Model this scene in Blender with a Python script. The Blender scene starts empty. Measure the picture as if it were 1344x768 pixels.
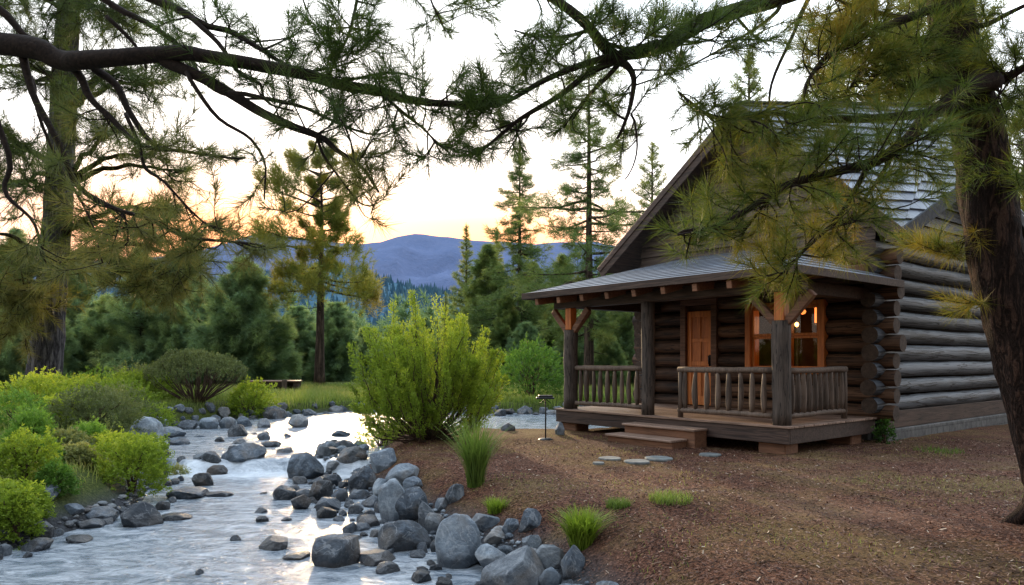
import bpy, bmesh, math, random
import numpy as np
from mathutils import Vector

random.seed(7)
rng = np.random.default_rng(7)
scene = bpy.context.scene
COL = scene.collection

# ------------------------------------------------------------------ camera data
FPX, CX, HY, CAMZ = 950.0, 672.0, 470.0, 1.5      # focal length in photo pixels, centre, horizon row, eye height

def at(px, py, d):
    """point seen in photo pixel (px, py) at distance d along +Y"""
    return np.array([(px - CX) / FPX * d, d, CAMZ + (HY - py) / FPX * d])

# ------------------------------------------------------------------ small maths
def unit(v):
    v = np.asarray(v, float)
    n = np.linalg.norm(v, axis=-1, keepdims=True)
    return v / np.maximum(n, 1e-9)

def _hash(ix, iy, iz, seed):
    h = (ix.astype(np.int64) * 374761393 + iy.astype(np.int64) * 668265263 + iz.astype(np.int64) * 2147483647 + seed * 1274126177) & 0xffffffff
    h = ((h ^ (h >> 13)) * 1274126177) & 0xffffffff
    h = (h ^ (h >> 16)) & 0xffffffff
    return h / 4294967295.0

def vnoise(P, scale=1.0, seed=0):
    P = np.asarray(P, float) * scale
    i = np.floor(P).astype(np.int64)
    f = P - i
    f = f * f * (3 - 2 * f)
    out = 0
    for dx in (0, 1):
        for dy in (0, 1):
            for dz in (0, 1):
                w = (f[..., 0] if dx else 1 - f[..., 0]) * (f[..., 1] if dy else 1 - f[..., 1]) * (f[..., 2] if dz else 1 - f[..., 2])
                out = out + w * _hash(i[..., 0] + dx, i[..., 1] + dy, i[..., 2] + dz, seed)
    return out

def fbm(P, scale=1.0, oct=3, seed=0):
    a, s, t = 1.0, 0.0, 0.0
    for k in range(oct):
        s = s + a * vnoise(P, scale * 2 ** k, seed + k)
        t += a
        a *= 0.5
    return s / t

def spline(pts, n):
    """Catmull-Rom through pts, n samples"""
    P = np.asarray(pts, float)
    if len(P) == 2:
        return P[0] + (P[1] - P[0]) * np.linspace(0, 1, n)[:, None]
    P = np.vstack([2 * P[0] - P[1], P, 2 * P[-1] - P[-2]])
    m = len(P) - 3
    out = []
    for t in np.linspace(0, m - 1e-6, n):
        k = int(t); u = t - k
        a, b, c, d = P[k:k + 4]
        out.append(0.5 * (2 * b + (c - a) * u + (2 * a - 5 * b + 4 * c - d) * u * u + (3 * b - a - 3 * c + d) * u ** 3))
    return np.array(out)

# ------------------------------------------------------------------ mesh builder
class MB:
    def __init__(self):
        self.V, self.T, self.U = [], [], []
        self.F = []          # (faces array, material)
        self.n = 0
    def add(self, V, F, mat=0, tint=0.5, uv=None):
        V = np.asarray(V, float).reshape(-1, 3)
        F = np.asarray(F, np.int64)
        self.F.append((F + self.n, mat))
        self.V.append(V)
        t = np.empty(len(V)); t[:] = tint
        self.T.append(t)
        self.U.append(np.zeros((len(V), 3)) if uv is None else np.asarray(uv, float))
        self.n += len(V)
    def quad(self, a, b, c, d, mat=0, tint=0.5, uv=None):
        self.add([a, b, c, d], [[0, 1, 2, 3]], mat, tint, uv)
    def poly(self, pts, mat=0, tint=0.5, uv=None):
        self.add(pts, [list(range(len(pts)))], mat, tint, uv)
    def box(self, lo, hi, mat=0, tint=0.5, bev=0.0):
        lo = np.array(lo, float); hi = np.array(hi, float)
        self.obox((lo + hi) / 2, np.eye(3), (hi - lo) / 2, mat, tint, bev)
    def obox(self, c, axes, half, mat=0, tint=0.5, bev=0.0):
        """box with bevelled edges; axes = rows"""
        axes = np.array(axes, float); h = np.array(half, float)
        b = min(bev, h.min() * 0.45)
        if b <= 0:
            s = np.array([[x, y, z] for x in (-1, 1) for y in (-1, 1) for z in (-1, 1)], float) * h
            F = [[0, 1, 3, 2], [4, 6, 7, 5], [0, 4, 5, 1], [2, 3, 7, 6], [0, 2, 6, 4], [1, 5, 7, 3]]
            self.add(np.array(c) + s @ axes, F, mat, tint)
            return
        # 24-vertex bevelled box
        V, idx = [], {}
        for x in (-1, 1):
            for y in (-1, 1):
                for z in (-1, 1):
                    sg = np.array([x, y, z])
                    for a in range(3):
                        p = sg * h
                        for k in range(3):
                            if k != a: p[k] -= sg[k] * b
                        idx[(x, y, z, a)] = len(V); V.append(p)
        F = []
        for a in range(3):
            o = [k for k in range(3) if k != a]
            for s in (-1, 1):
                q = []
                for (p, r) in ((-1, -1), (1, -1), (1, 1), (-1, 1)):
                    k = [0, 0, 0]; k[a] = s; k[o[0]] = p; k[o[1]] = r
                    q.append(idx[(*k, a)])
                F.append(q)
            for p in (-1, 1):
                for r in (-1, 1):
                    k0 = [0, 0, 0]; k0[o[0]] = p; k0[o[1]] = r
                    k1 = list(k0); k0[a] = -1; k1[a] = 1
                    F.append([idx[(*k0, o[0])], idx[(*k1, o[0])], idx[(*k1, o[1])], idx[(*k0, o[1])]])
        V = np.array(V)
        self.add(np.array(c) + V @ axes, F, mat, tint)
        T = []
        off = self.n - len(V)
        for x in (-1, 1):
            for y in (-1, 1):
                for z in (-1, 1):
                    T.append([idx[(x, y, z, 0)], idx[(x, y, z, 1)], idx[(x, y, z, 2)]])
        self.F.append((np.array(T) + off, mat))
    def beam(self, p0, p1, w, h, mat=0, tint=0.5, bev=0.008, up=(0, 0, 1)):
        p0 = np.array(p0, float); p1 = np.array(p1, float)
        d = p1 - p0; L = np.linalg.norm(d); d = d / L
        s = unit(np.cross(d, up)); t = np.cross(s, d)
        self.obox((p0 + p1) / 2, [d, s, t], (L / 2, w / 2, h / 2), mat, tint, bev)
    def tube(self, pts, rad, n=8, mat=0, tint=0.5, cap=True, rough=0.0, seed=0, capmat=None, rfreq=6.0):
        pts = np.asarray(pts, float); m = len(pts)
        rad = np.broadcast_to(np.asarray(rad, float), (m,)).copy()
        T = np.gradient(pts, axis=0); T = unit(T)
        ref = np.array([0, 0, 1.0]) if abs(T[0][2]) < 0.9 else np.array([1.0, 0, 0])
        u = unit(np.cross(T[0], ref)); Us = []
        for k in range(m):
            u = u - T[k] * np.dot(u, T[k]); u = unit(u); Us.append(u)
        Us = np.array(Us); Ws = np.cross(T, Us)
        a = np.linspace(0, 2 * np.pi, n, endpoint=False)
        ring = np.cos(a)[None, :, None] * Us[:, None, :] + np.sin(a)[None, :, None] * Ws[:, None, :]
        R = rad[:, None]
        if rough:
            q = np.stack(np.broadcast_arrays(np.cos(a)[None, :] * rfreq * 0.4, np.sin(a)[None, :] * rfreq * 0.4, np.arange(m)[:, None] * 0.7), -1)
            R = R * (1 + rough * (2 * fbm(q, 1.0, 2, seed) - 1))
        V = pts[:, None, :] + ring * (R[..., None] if np.ndim(R) == 2 else R)
        V = V.reshape(-1, 3)
        i = np.arange(m - 1)[:, None] * n; j = np.arange(n)[None, :]; j2 = (j + 1) % n
        F = np.stack(np.broadcast_arrays(i + j, i + j2, i + n + j2, i + n + j), -1).reshape(-1, 4)
        uv = np.stack([np.tile(np.linspace(0, 1, n), m), np.repeat(np.arange(m), n), np.zeros(m * n)], -1)
        self.add(V, F, mat, tint, uv)
        if cap:
            off = self.n - m * n
            cm = mat if capmat is None else capmat
            if capmat is None:
                self.F.append((np.array([list(range(off, off + n))[::-1]]), cm))
                self.F.append((np.array([list(range(off + (m - 1) * n, off + m * n))]), cm))
            else:
                for (k, rev) in ((0, True), (m - 1, False)):
                    ids = list(range(n))
                    self.add(V[k * n:(k + 1) * n] + (T[k] * (0.001 if k else -0.001)), [ids[::-1] if rev else ids], cm, tint)
    def build(self, name, mats, parent=None, smooth=False, loc=None):
        me = bpy.data.meshes.new(name)
        V = np.concatenate(self.V) if self.V else np.zeros((0, 3))
        loops = np.concatenate([f.reshape(-1) for f, _ in self.F])
        tot = np.concatenate([np.full(len(f), f.shape[1]) for f, _ in self.F])
        mi = np.concatenate([np.full(len(f), m) for f, m in self.F])
        start = np.concatenate([[0], np.cumsum(tot)[:-1]])
        me.vertices.add(len(V)); me.loops.add(len(loops)); me.polygons.add(len(tot))
        me.vertices.foreach_set('co', V.astype(np.float32).ravel())
        me.loops.foreach_set('vertex_index', loops.astype(np.int32))
        me.polygons.foreach_set('loop_start', start.astype(np.int32))
        me.polygons.foreach_set('material_index', mi.astype(np.int32))
        me.polygons.foreach_set('use_smooth', np.full(len(tot), bool(smooth)))
        me.update(calc_edges=True)
        a = me.attributes.new('tint', 'FLOAT', 'POINT')
        a.data.foreach_set('value', np.concatenate(self.T).astype(np.float32))
        U = np.concatenate(self.U)
        if np.any(U):
            b = me.attributes.new('uvp', 'FLOAT_VECTOR', 'POINT')
            b.data.foreach_set('vector', U.astype(np.float32).ravel())
        for m in (mats if isinstance(mats, (list, tuple)) else [mats]):
            me.materials.append(m)
        o = bpy.data.objects.new(name, me)
        COL.objects.link(o)
        if parent is not None: o.parent = parent
        if loc is not None: o.location = loc
        return o

def tag(o, label=None, cat=None, group=None, kind=None):
    if label: o['label'] = label
    if cat: o['category'] = cat
    if group: o['group'] = group
    if kind: o['kind'] = kind
    return o

def empty(name, loc=(0, 0, 0), rz=0.0):
    o = bpy.data.objects.new(name, None)
    o.empty_display_size = 0.2
    COL.objects.link(o)
    o.location = [float(c) for c in loc]; o.rotation_euler = (0, 0, rz)
    return o

def copy_tree(o, parent=None):
    c = o.copy(); COL.objects.link(c)
    if parent is not None: c.parent = parent
    for ch in list(o.children): copy_tree(ch, c)
    return c

# ------------------------------------------------------------------ materials
class NT:
    def __init__(self, name):
        self.m = bpy.data.materials.new(name); self.m.use_nodes = True
        self.t = self.m.node_tree; self.t.nodes.clear()
        self.out = self.t.nodes.new('ShaderNodeOutputMaterial')
    def n(self, typ, ins=None, **props):
        nd = self.t.nodes.new('ShaderNode' + typ)
        for k, v in props.items(): setattr(nd, k, v)
        for k, v in (ins or {}).items(): self.set(nd, k, v)
        return nd
    def set(self, nd, k, v):
        s = nd.inputs[k]
        if isinstance(v, bpy.types.NodeSocket): self.t.links.new(v, s)
        elif isinstance(v, (tuple, list)) and len(v) == 3 and s.type == 'RGBA': s.default_value = (*v, 1)
        else: s.default_value = v
    def ramp(self, fac, stops, interp='LINEAR'):
        r = self.n('ValToRGB', {'Fac': fac}); cr = r.color_ramp; cr.interpolation = interp
        while len(cr.elements) < len(stops): cr.elements.new(0.5)
        for e, (p, c) in zip(cr.elements, stops):
            e.position = p; e.color = (*c, 1) if len(c) == 3 else c
        return r.outputs[0]
    def mix(self, fac, a, b, blend='MIX'):
        m = self.n('Mix', data_type='RGBA', blend_type=blend)
        self.set(m, 0, fac); self.set(m, 6, a); self.set(m, 7, b)
        return m.outputs[2]
    def math(self, op, a, b=0.0, c=0.0):
        m = self.n('Math', operation=op)
        self.set(m, 0, a); self.set(m, 1, b); self.set(m, 2, c)
        return m.outputs[0]
    def noise(self, vec, scale, detail=4, rough=0.55, dist=0.0):
        return self.n('TexNoise', {'Vector': vec, 'Scale': scale, 'Detail': detail, 'Roughness': rough, 'Distortion': dist}).outputs[0]
    def mapping(self, vec, scale=(1, 1, 1), loc=(0, 0, 0), rot=(0, 0, 0)):
        return self.n('Mapping', {'Vector': vec, 'Scale': scale, 'Location': loc, 'Rotation': rot}).outputs[0]
    def obj(self): return self.n('TexCoord').outputs['Object']
    def pos(self): return self.n('NewGeometry').outputs['Position']
    def attr(self, name, which='Fac'): return self.n('Attribute', attribute_name=name).outputs[which]
    def rand(self): return self.n('ObjectInfo').outputs['Random']
    def bump(self, h, strength=0.5, dist=0.02):
        return self.n('Bump', {'Height': h, 'Strength': strength, 'Distance': dist}).outputs[0]
    def pbsdf(self, **k):
        return self.n('BsdfPrincipled', k).outputs[0]
    def done(self, sh):
        self.t.links.new(sh, self.out.inputs[0]); return self.m

def P(nt, color, rough=0.8, normal=None, spec=0.3, **k):
    ins = {'Base Color': color, 'Roughness': rough, 'Specular IOR Level': spec}
    if normal is not None: ins['Normal'] = normal
    ins.update(k)
    return nt.n('BsdfPrincipled', ins).outputs[0]

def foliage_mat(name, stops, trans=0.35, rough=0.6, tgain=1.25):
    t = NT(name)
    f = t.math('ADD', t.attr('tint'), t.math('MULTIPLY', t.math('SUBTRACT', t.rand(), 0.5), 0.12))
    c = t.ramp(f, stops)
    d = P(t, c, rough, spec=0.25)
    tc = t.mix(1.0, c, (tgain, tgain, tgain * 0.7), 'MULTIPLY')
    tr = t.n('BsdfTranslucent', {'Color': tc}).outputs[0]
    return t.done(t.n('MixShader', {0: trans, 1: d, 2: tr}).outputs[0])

def wood_mat(name, dark, light, axis='X', scale=1.0, rough=0.75, crack=0.6, bump=0.5, knots=True):
    t = NT(name)
    v = t.obj()
    st = {'X': (1.0, 14, 14), 'Y': (14, 1.0, 14), 'Z': (14, 14, 1.0)}[axis]
    mv = t.mapping(v, tuple(s * scale for s in st))
    g = t.noise(mv, 1.6, 6, 0.62, 0.4)
    big = t.noise(v, 1.3 * scale, 3, 0.5)
    f = t.math('ADD', t.math('MULTIPLY', g, 0.75), t.math('MULTIPLY', big, 0.35))
    f = t.math('ADD', f, t.math('MULTIPLY', t.math('SUBTRACT', t.attr('tint'), 0.5), 0.5))
    c = t.ramp(f, [(0.3, dark), (0.72, light)])
    mv2 = t.mapping(v, tuple(s * scale * (0.55 if s < 2 else 1.0) for s in st))
    cr = t.noise(mv2, 1.1, 3, 0.5, 0.8)
    line = t.math('COMPARE', cr, 0.5, 0.026)
    c = t.mix(t.math('MULTIPLY', line, crack), c, tuple(x * 0.25 for x in dark))
    h = t.math('SUBTRACT', g, t.math('MULTIPLY', line, 0.7))
    return t.done(P(t, c, rough, t.bump(h, bump, 0.012)))

def make_mats():
    M = {}
    # bark, ridged along Z
    def bark(name, dark, light, sc):
        t = NT(name); v = t.obj()
        mv = t.mapping(v, (sc, sc, sc * 0.16))
        w = t.noise(v, 3.0, 2, 0.5)
        r1 = t.noise(t.mapping(v, (sc, sc, sc * 0.13)), 0.7, 3, 0.5, 0.9); r2 = t.noise(t.mapping(v, (sc, sc, sc * 0.3)), 1.6, 4, 0.6, 0.5)
        rdg = t.math('MINIMUM', t.math('MULTIPLY', t.math('ABSOLUTE', t.math('SUBTRACT', r1, 0.5)), 7.0), 1.0)
        rdg2 = t.math('MINIMUM', t.math('MULTIPLY', t.math('ABSOLUTE', t.math('SUBTRACT', r2, 0.5)), 6.0), 1.0)
        fine = t.noise(t.mapping(v, (sc * 3, sc * 3, sc)), 1.5, 5, 0.65)
        h = t.math('ADD', t.math('MULTIPLY', rdg, 0.6), t.math('ADD', t.math('MULTIPLY', rdg2, 0.3), t.math('MULTIPLY', fine, 0.5)))
        c = t.ramp(t.math('MULTIPLY', h, 0.74), [(0.12, tuple(x * 0.2 for x in dark)), (0.45, dark), (0.95, light)])
        M[name] = t.done(P(t, c, 0.9, t.bump(h, 1.0, 0.05), 0.15))
    bark('bark_red', (0.03, 0.018, 0.014), (0.13, 0.075, 0.054), 26)
    bark('bark_grey', (0.075, 0.068, 0.08), (0.25, 0.23, 0.25), 9)
    bark('bark_far', (0.07, 0.05, 0.04), (0.17, 0.12, 0.09), 5)
    t = NT('limb_bark'); v = t.obj()
    g = t.noise(v, 38, 5, 0.65)
    c = t.ramp(g, [(0.3, (0.008, 0.006, 0.005)), (0.75, (0.036, 0.023, 0.017))])
    M['limb'] = t.done(P(t, c, 0.9, t.bump(g, 0.8, 0.01), 0.15))
    # needles and leaves
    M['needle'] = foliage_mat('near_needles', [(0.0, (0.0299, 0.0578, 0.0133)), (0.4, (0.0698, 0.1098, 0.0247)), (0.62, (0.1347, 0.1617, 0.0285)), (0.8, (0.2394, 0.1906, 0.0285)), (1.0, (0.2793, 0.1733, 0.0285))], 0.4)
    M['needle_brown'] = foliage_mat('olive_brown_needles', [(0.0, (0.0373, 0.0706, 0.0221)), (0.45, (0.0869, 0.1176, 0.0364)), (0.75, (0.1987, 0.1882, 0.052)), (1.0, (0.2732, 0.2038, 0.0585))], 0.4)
    M['far_dark'] = foliage_mat('dark_conifer_foliage', [(0.0, (0.0628, 0.1183, 0.069)), (0.5, (0.157, 0.2535, 0.1318)), (0.8, (0.314, 0.4056, 0.157)), (1.0, (0.5755, 0.5408, 0.1726))], 0.3)  # distance haze is put into these lifted colours, backlight into the gold end
    M['far_olive'] = foliage_mat('olive_conifer_foliage', [(0.0, (0.0442, 0.0891, 0.0347)), (0.5, (0.1216, 0.1894, 0.0612)), (0.8, (0.2431, 0.2896, 0.0816)), (1.0, (0.442, 0.3787, 0.102))], 0.35)  # colours raised to stand in for haze; gold end stands for backlight
    M['far_warm'] = foliage_mat('sun_tinted_conifer_foliage', [(0.0, (0.0462, 0.0748, 0.0218)), (0.5, (0.132, 0.1747, 0.0407)), (0.8, (0.2904, 0.2661, 0.0508)), (1.0, (0.5016, 0.3493, 0.0581))], 0.45)  # warm evening sunlight is put into the golden colours
    M['leaf_bright'] = foliage_mat('yellow_green_leaves', [(0.0, (0.0531, 0.0966, 0.0132)), (0.5, (0.2123, 0.2984, 0.033)), (0.8, (0.4246, 0.4738, 0.0495)), (1.0, (0.62, 0.5792, 0.0825))], 0.45)
    M['leaf_green'] = foliage_mat('green_leaves', [(0.0, (0.0324, 0.0776, 0.0149)), (0.5, (0.1134, 0.2329, 0.0372)), (0.85, (0.243, 0.3881, 0.0594)), (1.0, (0.405, 0.4968, 0.0891))], 0.42)
    M['leaf_olive'] = foliage_mat('olive_leaves', [(0.0, (0.0468, 0.0655, 0.0281)), (0.5, (0.156, 0.1872, 0.0702)), (0.85, (0.312, 0.312, 0.1092)), (1.0, (0.468, 0.4056, 0.1404))], 0.35)
    M['grass'] = foliage_mat('grass_blades', [(0.0, (0.0598, 0.1121, 0.0179)), (0.5, (0.1794, 0.2541, 0.0523)), (0.8, (0.3588, 0.3438, 0.1046)), (1.0, (0.5382, 0.4186, 0.1495))], 0.4)
    t = NT('stem_wood'); g = t.noise(t.obj(), 30, 3)
    M['stem'] = t.done(P(t, t.ramp(g, [(0.3, (0.03, 0.018, 0.012)), (0.8, (0.11, 0.065, 0.04))]), 0.85))
    # rock
    t = NT('river_rock'); v = t.obj(); pz = t.n('SeparateXYZ', {0: t.pos()}).outputs[2]
    r = t.rand()
    off = t.n('VectorMath', {0: v, 1: t.n('CombineXYZ', {0: t.math('MULTIPLY', r, 37.0), 1: t.math('MULTIPLY', r, 11.0), 2: r}).outputs[0]}, operation='ADD').outputs[0]
    n1 = t.noise(off, 5.0, 6, 0.62, 0.3); n2 = t.noise(off, 26.0, 4, 0.7); n3 = t.noise(off, 2.2, 3, 0.5, 1.2)
    f = t.math('ADD', t.math('MULTIPLY', n1, 0.7), t.math('MULTIPLY', n2, 0.4))
    f = t.math('ADD', f, t.math('MULTIPLY', t.math('SUBTRACT', r, 0.5), 0.22))
    f = t.math('ADD', f, t.math('MULTIPLY', t.math('SUBTRACT', t.attr('tint'), 0.5), 0.7))
    c = t.ramp(f, [(0.30, (0.022, 0.028, 0.036)), (0.5, (0.075, 0.095, 0.12)), (0.72, (0.18, 0.215, 0.25)), (0.95, (0.38, 0.42, 0.45))])
    c = t.mix(t.math('MULTIPLY', t.ramp(n3, [(0.52, (0, 0, 0)), (0.68, (1, 1, 1))]), 0.4), c, (0.2, 0.17, 0.14))
    c = t.mix(t.math('MULTIPLY', t.n('MapRange', {0: t.n('TexWhiteNoise', {'W': t.math('MULTIPLY', r, 91.0)}, noise_dimensions='1D').outputs[0], 1: 0.6, 2: 1.0}).outputs[0], 0.75), c, t.mix(1.0, c, (1.25, 0.98, 0.76), 'MULTIPLY'))
    vein = t.math('COMPARE', t.noise(off, 3.3, 3, 0.5, 1.6), 0.5, 0.012)
    c = t.mix(t.math('MULTIPLY', vein, 0.22), c, (0.45, 0.46, 0.47))
    wet = t.n('MapRange', {0: t.math('ADD', pz, t.math('MULTIPLY', n1, 0.16)), 1: -0.22, 2: -0.36}).outputs[0]
    c = t.mix(t.math('MULTIPLY', wet, 0.72), c, t.mix(1.0, c, (0.28, 0.28, 0.3), 'MULTIPLY'))
    ro = t.math('SUBTRACT', 0.8, t.math('MULTIPLY', wet, 0.5))
    h = t.math('ADD', n1, t.math('MULTIPLY', n2, 0.4))
    M['rock'] = t.done(P(t, c, ro, t.bump(h, 0.9, 0.035), 0.4))
    # cabin
    M['log_x'] = wood_mat('weathered_log_front', (0.012, 0.006, 0.004), (0.15, 0.078, 0.044), 'X', 0.8, 0.7, 0.7, 0.7)
    M['log_y'] = wood_mat('weathered_log_side', (0.010, 0.0115, 0.014), (0.118, 0.132, 0.152), 'Y', 0.8, 0.55, 0.85, 0.9)  # weathered wood; cool sky light is also put into the blue grey
    t = NT('log_end_grain'); g = t.noise(t.obj(), 14, 5, 0.7); g2 = t.noise(t.obj(), 60, 3)
    M['endgrain'] = t.done(P(t, t.ramp(t.math('ADD', t.math('MULTIPLY', g, 0.7), t.math('MULTIPLY', g2, 0.3)), [(0.3, (0.014, 0.01, 0.008)), (0.7, (0.1, 0.068, 0.05))]), 0.85, t.bump(g, 0.6, 0.01)))
    M['post'] = wood_mat('grey_post_wood', (0.018, 0.014, 0.012), (0.11, 0.085, 0.07), 'Z', 1.6, 0.75, 0.7, 0.6)
    M['beam_x'] = wood_mat('dark_beam_wood', (0.022, 0.013, 0.01), (0.095, 0.058, 0.042), 'X', 1.0, 0.7, 0.5, 0.4)
    M['beam_y'] = wood_mat('dark_rafter_wood', (0.022, 0.013, 0.01), (0.095, 0.058, 0.042), 'Y', 1.0, 0.7, 0.5, 0.4)
    M['orange'] = wood_mat('glow_warmed_orange_wood', (0.3, 0.075, 0.015), (0.68, 0.22, 0.05), 'Z', 1.2, 0.5, 0.25, 0.25)  # orange wood; the porch's warm glow is put into its saturated colour
    M['redwood'] = wood_mat('red_brown_wood', (0.075, 0.035, 0.02), (0.24, 0.115, 0.065), 'X', 1.0, 0.65, 0.3, 0.3)
    M['deck'] = wood_mat('deck_board_wood', (0.1, 0.06, 0.042), (0.32, 0.21, 0.155), 'X', 1.0, 0.5, 0.4, 0.35)
    M['rail'] = wood_mat('peeled_rail_wood', (0.035, 0.025, 0.02), (0.17, 0.12, 0.09), 'Z', 1.4, 0.7, 0.4, 0.4)
    M['siding'] = wood_mat('gable_board_wood', (0.03, 0.021, 0.018), (0.13, 0.097, 0.08), 'X', 0.8, 0.75, 0.5, 0.4)
    M['barge'] = wood_mat('dark_barge_board_wood', (0.02, 0.012, 0.01), (0.085, 0.052, 0.04), 'X', 0.8, 0.6, 0.5, 0.4)
    # shingles: uvp = (along eave, course number + fraction)
    t = NT('slate_shingles'); uv = t.attr('uvp', 'Vector')
    sx = t.n('SeparateXYZ', {0: uv})
    row = t.math('FLOOR', sx.outputs[1])
    rj = t.n('TexWhiteNoise', {'W': row}, noise_dimensions='1D').outputs[0]
    xs = t.math('ADD', t.math('MULTIPLY', sx.outputs[0], 2.6), t.math('MULTIPLY', rj, 7.0))
    cell = t.math('FLOOR', xs)
    cid = t.n('TexWhiteNoise', {'Vector': t.n('CombineXYZ', {0: cell, 1: row, 2: 0.0}).outputs[0]}, noise_dimensions='3D').outputs[0]
    gap = t.math('LESS_THAN', t.math('FRACT', xs), 0.03)
    n1 = t.noise(t.obj(), 9, 5, 0.65); n2 = t.noise(t.obj(), 1.1, 2)
    f = t.math('ADD', t.math('MULTIPLY', cid, 0.4), t.math('ADD', t.math('MULTIPLY', n1, 0.4), t.math('MULTIPLY', n2, 0.25)))
    c = t.ramp(f, [(0.25, (0.07, 0.082, 0.105)), (0.55, (0.14, 0.162, 0.198)), (0.85, (0.27, 0.3, 0.345))])
    c = t.mix(gap, c, (0.03, 0.032, 0.036))
    c = t.mix(t.n('MapRange', {0: t.attr('tint'), 1: 0.45, 2: 0.2}).outputs[0], c, (0.02, 0.022, 0.027))
    M['shingle'] = t.done(P(t, c, 0.45, t.bump(t.math('SUBTRACT', n1, gap), 0.4, 0.01), 0.5))
    t = NT('roof_edge_metal'); n1 = t.noise(t.obj(), 12, 4)
    M['edge'] = t.done(P(t, t.ramp(n1, [(0.3, (0.018, 0.02, 0.025)), (0.7, (0.05, 0.057, 0.068))]), 0.7, None, 0.15))
    t = NT('foundation_stone'); v = t.obj()
    br = t.n('TexBrick', {'Vector': t.n('CombineXYZ', {0: t.n('SeparateXYZ', {0: v}).outputs[1], 1: t.n('SeparateXYZ', {0: v}).outputs[2], 2: 0.0}).outputs[0], 'Scale': 1.7, 'Mortar Size': 0.025, 'Color1': (0.07, 0.07, 0.07), 'Color2': (0.14, 0.135, 0.13), 'Mortar': (0.03, 0.03, 0.03)})
    n1 = t.noise(v, 8, 5, 0.65)
    M['found'] = t.done(P(t, t.mix(0.5, br.outputs[0], t.ramp(n1, [(0.3, (0.04, 0.04, 0.04)), (0.7, (0.2, 0.19, 0.18))])), 0.85, t.bump(n1, 0.6, 0.02)))
    t = NT('window_glass')
    fr = t.n('Fresnel', {'IOR': 1.5}).outputs[0]
    gl = t.n('BsdfGlossy', {'Roughness': 0.02, 'Color': (0.9, 0.9, 0.9)}).outputs[0]
    tr = t.n('BsdfTransparent', {'Color': (0.82, 0.8, 0.76)}).outputs[0]
    M['glass'] = t.done(t.n('MixShader', {0: t.math('MULTIPLY', fr, 0.7), 1: tr, 2: gl}).outputs[0])
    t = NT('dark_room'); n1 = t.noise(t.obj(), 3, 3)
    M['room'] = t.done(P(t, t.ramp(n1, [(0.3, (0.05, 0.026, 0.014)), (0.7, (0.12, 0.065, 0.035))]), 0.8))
    t = NT('log_gap_shade'); n1 = t.noise(t.obj(), 20, 3)
    M['gap_shade'] = t.done(P(t, t.ramp(n1, [(0.3, (0.006, 0.005, 0.004)), (0.7, (0.02, 0.016, 0.013))]), 0.95, None, 0.05))  # near-black backing; shade of the gaps between logs is put into its colour
    t = NT('lamp_glow')
    M['glow'] = t.done(t.n('Emission', {'Color': (1.0, 0.42, 0.1), 'Strength': 14.0}).outputs[0])
    t = NT('lantern_glow')
    M['glow_soft'] = t.done(t.n('Emission', {'Color': (1.0, 0.24, 0.05), 'Strength': 2.6}).outputs[0])
    t = NT('black_metal'); n1 = t.noise(t.obj(), 40, 3)
    M['metal'] = t.done(P(t, t.ramp(n1, [(0.3, (0.015, 0.016, 0.018)), (0.7, (0.05, 0.05, 0.052))]), 0.45, None, 0.5, Metallic=0.6))
    t = NT('flagstone'); n1 = t.noise(t.obj(), 7, 5, 0.6)
    M['flag'] = t.done(P(t, t.ramp(n1, [(0.3, (0.07, 0.077, 0.077)), (0.7, (0.19, 0.205, 0.2))]), 0.8, t.bump(n1, 0.5, 0.01)))
    t = NT('wood_chips')
    c = t.ramp(t.attr('tint'), [(0.0, (0.025, 0.012, 0.009)), (0.5, (0.15, 0.075, 0.05)), (0.85, (0.3, 0.18, 0.12)), (1.0, (0.5, 0.4, 0.3))])
    M['chips'] = t.done(P(t, c, 0.85))
    return M
M = make_mats()
# ------------------------------------------------------------------ camera, sun, sky
cam_d = bpy.data.cameras.new('camera'); cam = bpy.data.objects.new('camera', cam_d); COL.objects.link(cam)
cam_d.sensor_width = 36.0; cam_d.lens = FPX / 1344 * 36.0
cam_d.shift_y = (HY - 384.0) / 1344.0
cam_d.clip_start = 0.05; cam_d.clip_end = 20000
cam.location = (0, 0, CAMZ); cam.rotation_euler = (math.radians(90), 0, 0)
scene.camera = cam

SUN_AZ = math.radians(-13.0)      # to the left of straight ahead
SUN_EL = math.radians(12.5)
sd = np.array([math.sin(SUN_AZ) * math.cos(SUN_EL), math.cos(SUN_AZ) * math.cos(SUN_EL), math.sin(SUN_EL)])
sl = bpy.data.lights.new('sun', 'SUN'); so = bpy.data.objects.new('sun', sl); COL.objects.link(so)
sl.energy = 5.0; sl.angle = math.radians(2.5); sl.color = (1.0, 0.72, 0.42)
so.rotation_euler = Vector(sd).to_track_quat('Z', 'Y').to_euler()
so.location = (0, 0, 30)

world = bpy.data.worlds.new("World"); scene.world = world; world.use_nodes = True
wt = world.node_tree; wt.nodes.clear()
def wn(typ, ins=None, **props):
    nd = wt.nodes.new('ShaderNode' + typ)
    for k, v in props.items(): setattr(nd, k, v)
    for k, v in (ins or {}).items():
        if isinstance(v, bpy.types.NodeSocket): wt.links.new(v, nd.inputs[k])
        else: nd.inputs[k].default_value = v
    return nd
sky = wn('TexSky'); sky.sky_type = 'NISHITA'; sky.sun_disc = False
sky.sun_elevation = SUN_EL; sky.sun_rotation = SUN_AZ
sky.air_density = 1.0; sky.dust_density = 2.0; sky.ozone_density = 1.5; sky.altitude = 300
hs = wn('HueSaturation', {'Saturation': 0.75, 'Color': sky.outputs[0]})
bg = wn('Background', {'Color': hs.outputs[0], 'Strength': 0.02})
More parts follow.
